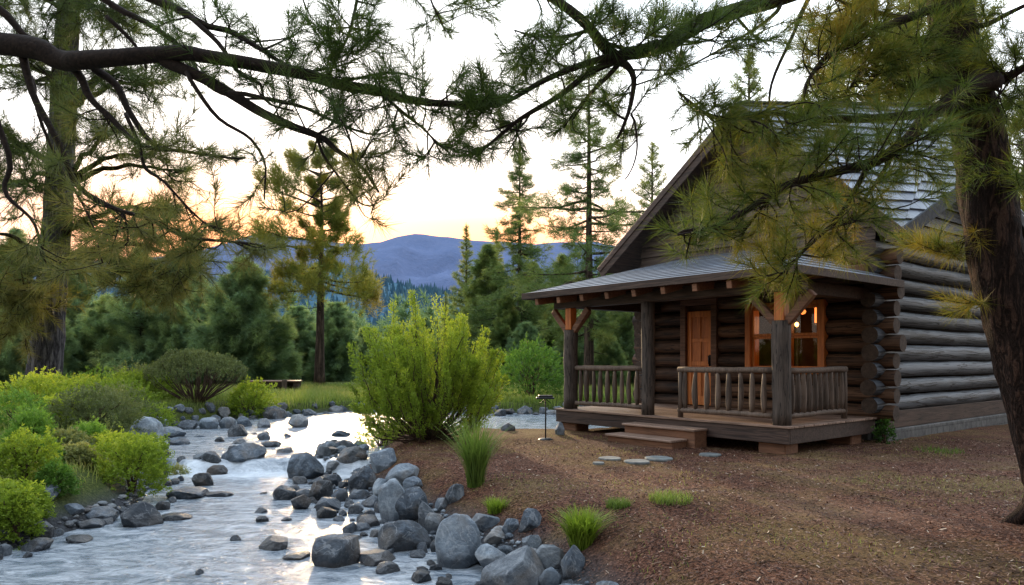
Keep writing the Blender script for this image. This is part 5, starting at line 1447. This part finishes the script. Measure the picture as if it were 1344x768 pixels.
# ---- pine on the left bank whose limbs reach over the river; its trunk stands left of the view
ln = empty('pine_tree', (-6.3, 6.2, 0)); tag(ln, 'near pine at the left whose dark bare limbs spread across the top of the photo', 'tree')
ln.location = (0, 0, 0)
tb = Branch(.42); tb.limb([(-6.3, 6.2, -.1), (-6.25, 6.2, 2.0), (-6.2, 6.15, 4.2), (-6.25, 6.1, 7.5), (-6.2, 6.2, 11)], .34, .16, 40, 16, .14); tb.build(ln, M['bark_red'], M['needle'], wname='trunk')
TS = np.array((-6.2, 6.15, 4.15))
b = Branch(.42)
b.limb([TS] + pxs([(0, 58), (78, 76), (117, 78), (211, 71), (273, 74), (400, 98), (497, 121), (544, 131), (614, 137), (655, 135)], 5.6, 4.9), pr(17, 5.6), pr(2.5, 5), 60, 12)
b.limb(pxs([(505, 127), (530, 150), (556, 172), (572, 190), (590, 201)], 5.0, 4.9), pr(2.6, 5), pr(1, 5), 14, 6)
b.limb(pxs([(440, 112), (470, 100), (520, 95), (560, 108)], 5.1, 5.2), pr(2.4, 5), pr(1, 5), 12, 6)
b.limb(pxs([(330, 84), (380, 95), (430, 92), (470, 82)], 5.2, 5.4), pr(2.6, 5), pr(1, 5), 12, 6)
for c in [(600, 110, 26, 24, 9, .25), (562, 98, 22, 20, 8, .22), (596, 150, 32, 22, 16, .33), (632, 122, 24, 22, 9, .28), (512, 92, 24, 22, 10, .25), (545, 135, 30, 24, 10, .28), (490, 110, 30, 26, 12, .25), (587, 202, 16, 12, 6, .3), (548, 203, 16, 12, 5, .3), (655, 140, 20, 22, 8, .33), (440, 95, 26, 22, 9, .25), (470, 135, 26, 26, 9, .26), (605, 180, 14, 16, 4, .3), (520, 160, 20, 18, 6, .28)]: b.clump(c[0], c[1], 5.0, *c[2:])
b.build(ln, M['limb'], M['needle'])
b = Branch(.42)
b.limb(pxs([(211, 74), (260, 100), (330, 140), (380, 163), (415, 177), (439, 195), (474, 219), (497, 252)], 5.4, 5.0), pr(9, 5.4), pr(1.6, 5), 34, 10)
b.limb(pxs([(300, 122), (380, 137), (431, 158), (485, 176), (512, 172)], 5.2, 5.2), pr(3.5, 5), pr(1, 5), 16, 6)
b.limb(pxs([(415, 177), (425, 205), (450, 240), (470, 265), (490, 270)], 5.1, 5.2), pr(2.4, 5), pr(1, 5), 14, 6)
b.limb(pxs([(245, 95), (285, 155), (330, 185), (345, 215), (347, 262)], 5.3, 5.3), pr(3.2, 5), pr(1.2, 5), 20, 6, .1, .02)
for c in [(350, 172, 30, 22, 7, .3), (395, 150, 30, 22, 8, .3), (440, 185, 30, 24, 12, .4), (475, 222, 28, 24, 16, .58), (495, 252, 16, 20, 9, .66), (498, 172, 32, 18, 14, .32), (460, 150, 26, 22, 9, .28), (346, 262, 14, 12, 5, .5), (425, 130, 26, 22, 8, .28), (375, 125, 24, 22, 7, .26)]: b.clump(c[0], c[1], 5.1, *c[2:])
b.build(ln, M['limb'], M['needle_brown'])
b = Branch(.42)
b.limb([TS + [0, 0, .9]] + pxs([(90, -60), (191, -2), (234, 14), (273, 33), (324, 51), (363, 78), (392, 94)], 5.7, 5.3), pr(8, 5.6), pr(2, 5), 34, 9)
b.limb(pxs([(250, 22), (290, 62), (315, 95), (345, 115), (355, 138), (385, 146)], 5.5, 5.2), pr(4, 5), pr(1.2, 5), 18, 7, .1, .02)
b.limb([TS + [0, 0, .7]] + pxs([(60, -60), (140, 0), (180, 25), (232, 58), (260, 95), (290, 122), (345, 130)], 5.9, 5.5), pr(6.5, 5.6), pr(1.5, 5), 30, 8)
b.limb(pxs([(140, 22), (172, 55), (192, 90)], 5.8, 5.8), pr(4, 5), pr(2, 5), 10, 6)
b.limb(pxs([(345, 66), (375, 50), (395, 40)], 5.3, 5.4), pr(2, 5), pr(.8, 5), 8, 5)
for c in [(270, 12, 30, 18, 7, .28), (330, 40, 30, 22, 9, .26), (378, 62, 30, 20, 8, .26), (300, 62, 30, 22, 8, .28), (345, 105, 26, 20, 8, .28), (390, 95, 24, 18, 6, .28), (240, 90, 30, 25, 8, .3), (210, 40, 30, 22, 7, .3), (388, 20, 24, 18, 6, .26), (290, 100, 26, 22, 8, .3)]: b.clump(c[0], c[1], 5.4, *c[2:])
b.build(ln, M['limb'], M['needle'])
b = Branch(.42)       # twigs hanging into the top of the view
b.limb([TS + [0, 0, 1.5]] + pxs([(60, -150), (250, -110), (420, -70), (520, -60), (640, -45)], 5.6, 5.0), pr(8, 5.6), pr(1.6, 5), 34, 8)
b.limb(pxs([(430, -72), (468, -15), (464, 30), (445, 70), (430, 100)], 5.2, 5.1), pr(3, 5), pr(1.2, 5), 16, 6)
b.limb(pxs([(540, -58), (558, -20), (568, 8), (580, 32)], 5.1, 5.1), pr(2.2, 5), pr(1, 5), 10, 6)
b.limb(pxs([(360, -85), (388, -20), (408, 22)], 5.3, 5.3), pr(2.4, 5), pr(1, 5), 10, 6)
for c in [(462, 42, 26, 30, 17, .3), (442, 78, 22, 20, 9, .28), (500, 40, 22, 14, 7, .28), (577, 28, 18, 16, 8, .25), (428, 12, 26, 16, 8, .26), (405, 22, 20, 18, 7, .26), (490, 8, 20, 14, 6, .26), (600, 0, 26, 10, 5, .26), (645, -2, 26, 10, 6, .26), (540, -5, 20, 10, 4, .26), (410, 48, 22, 18, 6, .28)]: b.clump(c[0], c[1], 5.1, *c[2:])
b.build(ln, M['limb'], M['needle'])
b = Branch(.42)       # lower drooping limbs on the left
b.limb(pxs([(85, 78), (104, 106), (118, 135), (150, 160), (182, 187), (220, 195), (270, 201), (322, 207)], 5.6, 5.4), pr(6.5, 5.5), pr(1.2, 5.5), 30, 8, .1, .02)
b.limb(pxs([(120, 80), (148, 108), (164, 145), (190, 178), (205, 192)], 5.6, 5.5), pr(6, 5.5), pr(3, 5.5), 18, 8, .1, .02)
b.limb(pxs([(165, 150), (180, 185), (188, 220), (215, 240), (262, 285), (285, 298)], 5.5, 5.4), pr(3, 5.5), pr(1, 5.5), 18, 6, .1, .02)
b.limb(pxs([(30, 72), (45, 130), (80, 192), (100, 240), (138, 266), (188, 288), (240, 310), (300, 318), (348, 324)], 5.6, 5.3), pr(5.5, 5.5), pr(1.3, 5.5), 36, 8, .1, .02)
b.limb(pxs([(-40, 40), (8, 200), (8, 245), (25, 275), (50, 310), (60, 345)], 5.6, 5.5), pr(4.5, 5.5), pr(1.2, 5.5), 20, 7, .1, .02)
b.limb(pxs([(-30, -10), (5, 15), (28, 45), (60, 55)], 5.6, 5.6), pr(7, 5.5), pr(3, 5.5), 12, 7, .1, .02)
b.limb(pxs([(40, 100), (52, 150), (75, 215), (120, 290), (135, 345)], 5.7, 5.7), pr(3, 5.5), pr(1, 5.5), 16, 6, .1, .02)
for c in [(215, 185, 40, 20, 14, .5), (268, 203, 24, 12, 6, .55), (310, 207, 16, 8, 4, .5), (332, 324, 28, 18, 17, .6), (292, 316, 34, 20, 14, .62), (245, 306, 36, 22, 16, .62), (195, 300, 36, 26, 14, .6), (285, 295, 26, 22, 7, .6), (150, 285, 34, 28, 10, .55), (240, 270, 26, 20, 5, .5), (60, 330, 34, 30, 9, .55), (20, 290, 30, 34, 9, .5), (110, 250, 34, 30, 8, .5), (60, 210, 30, 30, 6, .45), (135, 340, 30, 24, 9, .6), (160, 195, 30, 26, 6, .45), (90, 150, 30, 24, 5, .4)]: b.clump(c[0], c[1], 5.5, *c[2:])
b.build(ln, M['limb'], M['needle_brown'])

# ---- massive pine on the left bank
bp = empty('pine_tree', (0, 0, 0)); tag(bp, 'massive old pine with thick grey furrowed trunk on the left bank', 'tree')
D0 = 24.0
tb = Branch()
path = [at(56, 545, D0), at(57, 510, D0), at(64, 420, D0), at(72, 330, D0), at(78, 240, D0), at(84, 120, D0), at(90, 0, D0), at(94, -150, D0), at(98, -330, D0)]
pp = spline(path, 46); rr = np.interp(np.linspace(0, 1, 46), [0, .05, .1, .3, .7, 1], [.72, .58, .53, .46, .36, .16])
tb.w.tube(pp, rr, 26, 0, .5, True, .1, 5, rfreq=9); tb.build(bp, M['bark_grey'], M['needle_brown'], wname='trunk')
def big_limb(fr, tips, r, clumps, mat=M['needle_brown']):
    b = Branch(); s0 = pp[int(fr * 45)]
    n = len(tips)
    for t_ in tips:
        e = at(*t_); L = np.linalg.norm(e - s0); m = s0 * .5 + e * .5 + np.array([0, 0, .10 * L])
        b.limb([s0, m, e], r, .03, 20, 7, .1, .06)
    for c in clumps: b.clump(c[0], c[1], c[2], c[3], c[4], c[5] * .62, c[6], rd=1.1, sub=4, sl=.75, tl=.95, sag=.04, r=.014, step=.3)
    b.build(bp, M['limb'], mat, .42, .013, 14, .28, (12, 78), .06)
big_limb(.36, [(205, 372, 22), (262, 345, 22), (150, 372, 22.5)], .15, [(205, 372, 22, 62, 30, 44, .55), (250, 340, 22, 44, 28, 28, .58), (160, 360, 22.3, 50, 24, 26, .5), (130, 335, 22.5, 50, 24, 20, .45)])
big_limb(.42, [(170, 295, 23), (220, 275, 23)], .13, [(170, 300, 23, 60, 34, 36, .5), (215, 278, 23, 44, 26, 22, .55), (110, 290, 23, 44, 26, 18, .45)])
big_limb(.36, [(20, 330, 23), (-30, 300, 23), (25, 390, 22)], .12, [(22, 335, 23, 44, 26, 26, .5), (30, 396, 22, 46, 22, 28, .66), (22, 436, 22, 34, 20, 18, .68), (-25, 310, 23, 40, 26, 16, .5), (-10, 385, 22, 30, 26, 14, .62)])
big_limb(.50, [(200, 200, 23), (165, 165, 22.5), (240, 225, 23)], .12, [(185, 200, 23, 56, 30, 30, .4), (232, 225, 23, 34, 22, 14, .45), (140, 170, 22.5, 50, 28, 24, .36)])
big_limb(.52, [(30, 190, 23), (-30, 170, 23), (20, 245, 22.5)], .12, [(30, 195, 23, 54, 34, 32, .38), (15, 250, 22.5, 48, 30, 26, .45), (-30, 180, 23, 40, 30, 14, .4)])
big_limb(.60, [(210, 110, 23), (240, 60, 24), (150, 100, 22)], .11, [(200, 110, 23, 54, 34, 32, .36), (235, 70, 24, 36, 28, 16, .36), (130, 105, 22, 50, 28, 24, .33)])
big_limb(.66, [(30, 60, 23), (-30, 90, 23), (60, 110, 22)], .1, [(30, 70, 23, 60, 36, 36, .33), (60, 120, 22, 50, 28, 22, .34), (-30, 95, 23, 40, 34, 16, .35)])
big_limb(.74, [(170, 20, 23), (120, -10, 22.5), (210, -20, 24), (20, -10, 23)], .1, [(165, 30, 23, 62, 36, 38, .33), (95, 20, 22.5, 60, 36, 36, .32), (215, 0, 24, 36, 26, 14, .35), (20, 0, 23, 50, 28, 26, .33)])
big_limb(.86, [(150, -120, 23), (30, -130, 23), (98, -200, 22)], .08, [(150, -110, 23, 60, 46, 26, .35), (40, -120, 23, 60, 46, 26, .35), (98, -220, 23.5, 60, 50, 20, .35)])

# ---- pine beside the cabin, trunk along the right edge
rp = empty('pine_tree', (0, 0, 0)); tag(rp, 'near pine with rough red brown leaning trunk at the right edge, over the cabin roof', 'tree')
D1 = 6.4
tp_ = [at(1412, 735, D1), at(1402, 693, D1), at(1376, 600, D1), at(1343, 470, D1), at(1318, 380, D1), at(1298, 280, D1), at(1284, 180, D1), at(1262, 90, D1), at(1245, 0, D1), at(1234, -90, D1), at(1228, -260, D1), at(1226, -420, D1)]
pp = spline(tp_, 70); rr = np.interp(np.linspace(0, 1, 70), [0, .08, .16, .5, .75, 1], [.34, .255, .23, .215, .165, .1])
tb = Branch(.35); tb.w.tube(pp, rr, 30, 0, .5, True, .16, 8, rfreq=12)
a = np.array(at(1392, 693, D1))
for k in range(6):
    q = k * 1.05 + .4; e = np.array([math.cos(q) * .42, math.sin(q) * .42, 0])
    z0 = float(ground_z(np.array([a[0] + e[0]]), np.array([a[1] + e[1]]))[0])
    tb.limb([a + e * .25 + [0, 0, .3], a + e * .6 + [0, 0, .08], [a[0] + e[0], a[1] + e[1], z0 - .05]], .13, .05, 10, 8)
tb.build(rp, M['bark_red'], M['needle'], wname='trunk')
def trunk_at(py): return pp[np.argmin(np.abs((CAMZ - pp[:, 2]) / pp[:, 1] * FPX + HY - py))]
def rclumps(b, lst, d, warm=.08, **k):
    for c in lst: b.clump(c[0], c[1], d + (c[6] if len(c) > 6 else 0), *c[2:5], c[5] + warm, **k)
b = Branch(.35)
b.limb([trunk_at(100), at(1300, 104, 6.0)] + pxs([(1289, 109), (1250, 129), (1211, 158), (1187, 187), (1148, 213), (1098, 225), (1039, 240), (985, 272), (935, 298), (890, 308)], 5.9, 5.2), pr(14, 6), pr(2, 5.3), 50, 12)
b.limb(pxs([(1138, 218), (1103, 277), (1060, 321), (1040, 340), (1021, 358)], 5.6, 5.3), pr(4, 5.5), pr(1.3, 5.3), 20, 7, .1, .02)
b.limb(pxs([(1180, 192), (1150, 240), (1120, 280), (1090, 300)], 5.8, 5.8), pr(4, 5.5), pr(1.3, 5.5), 14, 6, .1, .02)
b.limb(pxs([(1040, 240), (1010, 262), (985, 300), (975, 318)], 5.4, 5.4), pr(3, 5.5), pr(1.2, 5.5), 12, 6)
rclumps(b, [(908, 285, 46, 34, 24, .42), (950, 288, 46, 34, 24, .45), (905, 318, 30, 24, 9, .55), (985, 245, 50, 34, 26, .4), (1000, 300, 44, 34, 20, .55), (960, 325, 30, 22, 9, .62), (1040, 262, 50, 34, 26, .42), (1090, 245, 46, 32, 24, .42), (1065, 310, 40, 34, 18, .62), (1112, 298, 46, 40, 26, .64, .25), (1095, 335, 36, 24, 12, .64, .2), (1150, 262, 40, 34, 18, .5), (1180, 205, 46, 34, 24, .36), (1132, 195, 54, 34, 28, .36), (1228, 205, 36, 40, 18, .38), (1240, 150, 44, 40, 20, .36, -.2), (1020, 365, 26, 22, 16, .52), (1045, 338, 26, 24, 9, .6), (1010, 340, 24, 20, 7, .6), (985, 330, 22, 18, 6, .6), (1160, 160, 44, 30, 16, .38), (1090, 200, 44, 30, 18, .42)], 5.5)
b.build(rp, M['limb'], M['needle'], cnt=15)
b = Branch(.35)
b.limb([trunk_at(150)] + pxs([(1200, 150), (1120, 158), (1060, 158), (1013, 147), (960, 154), (931, 152), (908, 140), (890, 120)], 6.0, 5.4), pr(7, 6), pr(1.3, 5.4), 34, 8)
rclumps(b, [(900, 132, 26, 24, 14, .33), (935, 150, 34, 20, 18, .35), (985, 152, 44, 26, 24, .4), (1005, 185, 46, 30, 22, .48), (960, 195, 36, 30, 14, .52), (1040, 160, 44, 26, 20, .4), (940, 225, 30, 24, 9, .55), (1080, 168, 44, 28, 18, .42), (1000, 215, 40, 24, 12, .55), (925, 178, 24, 18, 8, .42)], 5.6)
b.build(rp, M['limb'], M['needle'], cnt=15)
b = Branch(.5)
b.limb([trunk_at(0)] + pxs([(1190, 25), (1140, 42), (1085, 75), (1062, 108), (1055, 130)], 6.2, 5.8), pr(7, 6.2), pr(1.6, 5.8), 24, 8)
b.limb(pxs([(1190, 25), (1150, 15), (1110, 5), (1080, -10)], 6.2, 6.2), pr(4, 6), pr(1.6, 6), 14, 6)
b.limb(pxs([(1150, 38), (1140, 70), (1120, 110), (1105, 125)], 6.1, 6.1), pr(4, 6), pr(1.6, 6), 14, 6)
rclumps(b, [(1080, 62, 40, 44, 24, .6), (1112, 25, 46, 34, 28, .66, .2), (1148, 70, 44, 36, 22, .58), (1062, 112, 32, 30, 14, .62), (1180, 95, 44, 40, 24, .42), (1128, 118, 46, 34, 24, .5), (1090, 140, 44, 26, 16, .5), (1190, 45, 36, 36, 16, .5), (1160, 5, 40, 20, 14, .62), (1070, 15, 30, 24, 10, .66)], 6.0)
b.build(rp, M['limb'], M['needle'], cnt=15)
b = Branch(.5)
b.limb([trunk_at(130)] + pxs([(1310, 108), (1335, 92), (1370, 75), (1420, 60)], 6.1, 5.8), pr(8, 6), pr(3, 6), 18, 8)
b.limb([trunk_at(60)] + pxs([(1225, 50), (1200, 62), (1180, 85)], 6.2, 6.0), pr(5, 6), pr(2, 6), 12, 7)
b.limb([trunk_at(30)] + pxs([(1290, 30), (1330, 12), (1380, -10)], 6.2, 6.0), pr(5, 6), pr(2, 6), 12, 7)
b.limb([trunk_at(260)] + pxs([(1325, 245), (1350, 235), (1380, 240)], 6.1, 6.0), pr(3, 6), pr(1.5, 6), 10, 6)
rclumps(b, [(1330, 85, 36, 36, 22, .4), (1300, 62, 34, 34, 14, .38), (1232, 70, 40, 40, 20, .38), (1212, 105, 36, 32, 16, .38), (1296, 25, 40, 30, 12, .42), (1340, 130, 24, 26, 8, .45), (1338, 236, 22, 20, 11, .45), (1255, 180, 30, 36, 10, .38), (1310, 140, 26, 30, 8, .42), (1240, 20, 36, 30, 12, .4)], 6.0)
b.build(rp, M['limb'], M['needle'], cnt=15)
b = Branch(.6)
b.limb([trunk_at(290)] + pxs([(1280, 300), (1262, 318), (1240, 325), (1210, 318)], 6.6, 6.9), pr(3, 6), pr(1.2, 6), 12, 6)
b.limb([trunk_at(290), trunk_at(380) + [0, -.2, 0]] + pxs([(1300, 388), (1285, 396), (1265, 398)], 6.4, 6.6), pr(2.4, 6), pr(1, 6), 12, 6)
rclumps(b, [(1235, 322, 34, 20, 16, .64), (1200, 312, 26, 16, 9, .64), (1280, 305, 20, 24, 8, .64), (1278, 398, 18, 14, 8, .64), (1265, 340, 20, 14, 5, .64)], 6.75)
b.build(rp, M['limb'], M['needle'], cnt=15)
# overhead limb reaching left from the same trunk
b = Branch(.5)
JT = at(812, 76, 5.2)
b.limb([trunk_at(-90)] + pxs([(1150, -45), (1080, -22), (1013, 0), (935, 27), (888, 51), (853, 64), (812, 76)], 6.2, 5.2), pr(13, 6.2), pr(8.5, 5.2), 36, 11)
b.limb(pxs([(820, 80), (806, 72), (791, 59), (771, 35), (740, 10), (700, -12), (640, -40)], 5.2, 5.1), pr(9, 5.2), pr(5, 5), 20, 10)
b.limb(pxs([(800, 74), (818, 80), (830, 92), (834, 113), (827, 148), (810, 182)], 5.2, 5.1), pr(7, 5.2), pr(1.8, 5), 22, 9, .12, .02)
b.limb(pxs([(815, 74), (780, 79), (712, 105), (669, 129), (634, 141)], 5.2, 4.95), pr(6, 5.2), pr(1.8, 5), 22, 8)
b.limb(pxs([(812, 79), (780, 92), (732, 129), (677, 160), (642, 188), (620, 204)], 5.2, 5.0), pr(5.5, 5.2), pr(1.3, 5), 26, 8)
b.limb(pxs([(815, 82), (779, 121), (740, 168)], 5.2, 5.2), pr(4, 5.2), pr(1, 5), 14, 7)
b.limb(pxs([(790, 105), (775, 125), (751, 158)], 5.2, 5.3), pr(3, 5.2), pr(1, 5), 10, 6)
b.limb(pxs([(828, 150), (833, 172), (835, 196), (830, 218), (820, 236)], 5.1, 5.1), pr(1.8, 5.2), pr(.8, 5), 12, 5)
b.limb(pxs([(920, 36), (880, 60), (840, 70), (800, 60)], 5.35, 5.3), pr(5, 5.2), pr(2, 5), 16, 7)
b.limb(pxs([(1075, -25), (1062, 0), (1041, 47), (1013, 113), (1012, 152)], 6.0, 5.7), pr(4, 6), pr(1.2, 5.7), 20, 7)
b.limb(pxs([(1030, -5), (1013, 20), (959, 59), (896, 92)], 5.9, 5.6), pr(3.4, 6), pr(1, 5.7), 16, 6)
b.limb(pxs([(960, 14), (985, 45), (1010, 60)], 5.7, 5.8), pr(2.4, 6), pr(1, 5.7), 8, 6)
b.limb(pxs([(775, 40), (740, 50), (700, 48), (675, 40)], 5.2, 5.2), pr(3, 5.2), pr(1, 5), 12, 6)
rclumps(b, [(690, 50, 26, 22, 12, .27), (725, 55, 30, 18, 12, .27), (655, 120, 26, 24, 12, .3), (640, 150, 28, 24, 16, .33), (700, 100, 26, 22, 9, .28), (672, 95, 18, 18, 6, .27), (742, 165, 22, 16, 8, .28), (752, 140, 22, 16, 6, .28), (622, 205, 22, 12, 7, .3), (655, 185, 20, 14, 7, .3), (800, 30, 44, 20, 12, .3), (845, 32, 42, 22, 18, .32), (880, 45, 40, 26, 20, .34), (820, 178, 20, 18, 9, .28), (775, 90, 30, 20, 8, .28), (740, 75, 26, 18, 8, .28), (900, 92, 20, 14, 7, .3), (860, 80, 30, 18, 9, .3), (930, 20, 36, 20, 12, .3), (690, 165, 22, 18, 6, .3), (770, 20, 26, 14, 6, .27), (960, 60, 22, 16, 6, .33), (790, 130, 24, 22, 7, .28), (850, 120, 22, 16, 4, .3), (715, 10, 26, 12, 6, .27), (1000, 50, 26, 22, 7, .4), (980, 5, 30, 16, 9, .34), (1035, 60, 20, 26, 6, .45)], 5.25, warm=0.0)
b.build(rp, M['limb'], M['needle'], cnt=15)
# crown above the picture, so that light and shade come from a whole tree
b = Branch()
for k in range(9):
    q = k * 2.4; s0 = pp[-12 + k] if k < 11 else pp[-1]; e = s0 + np.array([math.cos(q) * 2.0, math.sin(q) * 2.0, .3])
    b.limb([s0, (s0 + e) / 2 + [0, 0, .15], e], .05, .012, 12, 6)
    for j in range(16):
        t_ = rng.uniform(.3, 1); a_ = s0 + (e - s0) * t_; b.twig(a_, a_ + rng.normal(0, .28, 3), .008, .45, .05, 3, .25, .2, .09)
b.build(rp, M['limb'], M['needle'], cnt=12, width=.006, length=.17)
# ------------------------------------------------------------------ render settings
scene.view_settings.view_transform = 'Standard'
scene.view_settings.look = 'None'
scene.view_settings.exposure = 0.0
scene.view_settings.gamma = 1.0
scene.render.engine = 'CYCLES'
scene.cycles.use_denoising = True
scene.cycles.max_bounces = 6
scene.cycles.diffuse_bounces = 3
scene.cycles.glossy_bounces = 3
scene.cycles.transmission_bounces = 4
scene.cycles.transparent_max_bounces = 8
scene.cycles.caustics_reflective = False
scene.cycles.caustics_refractive = False
scene.cycles.sample_clamp_indirect = 4.0
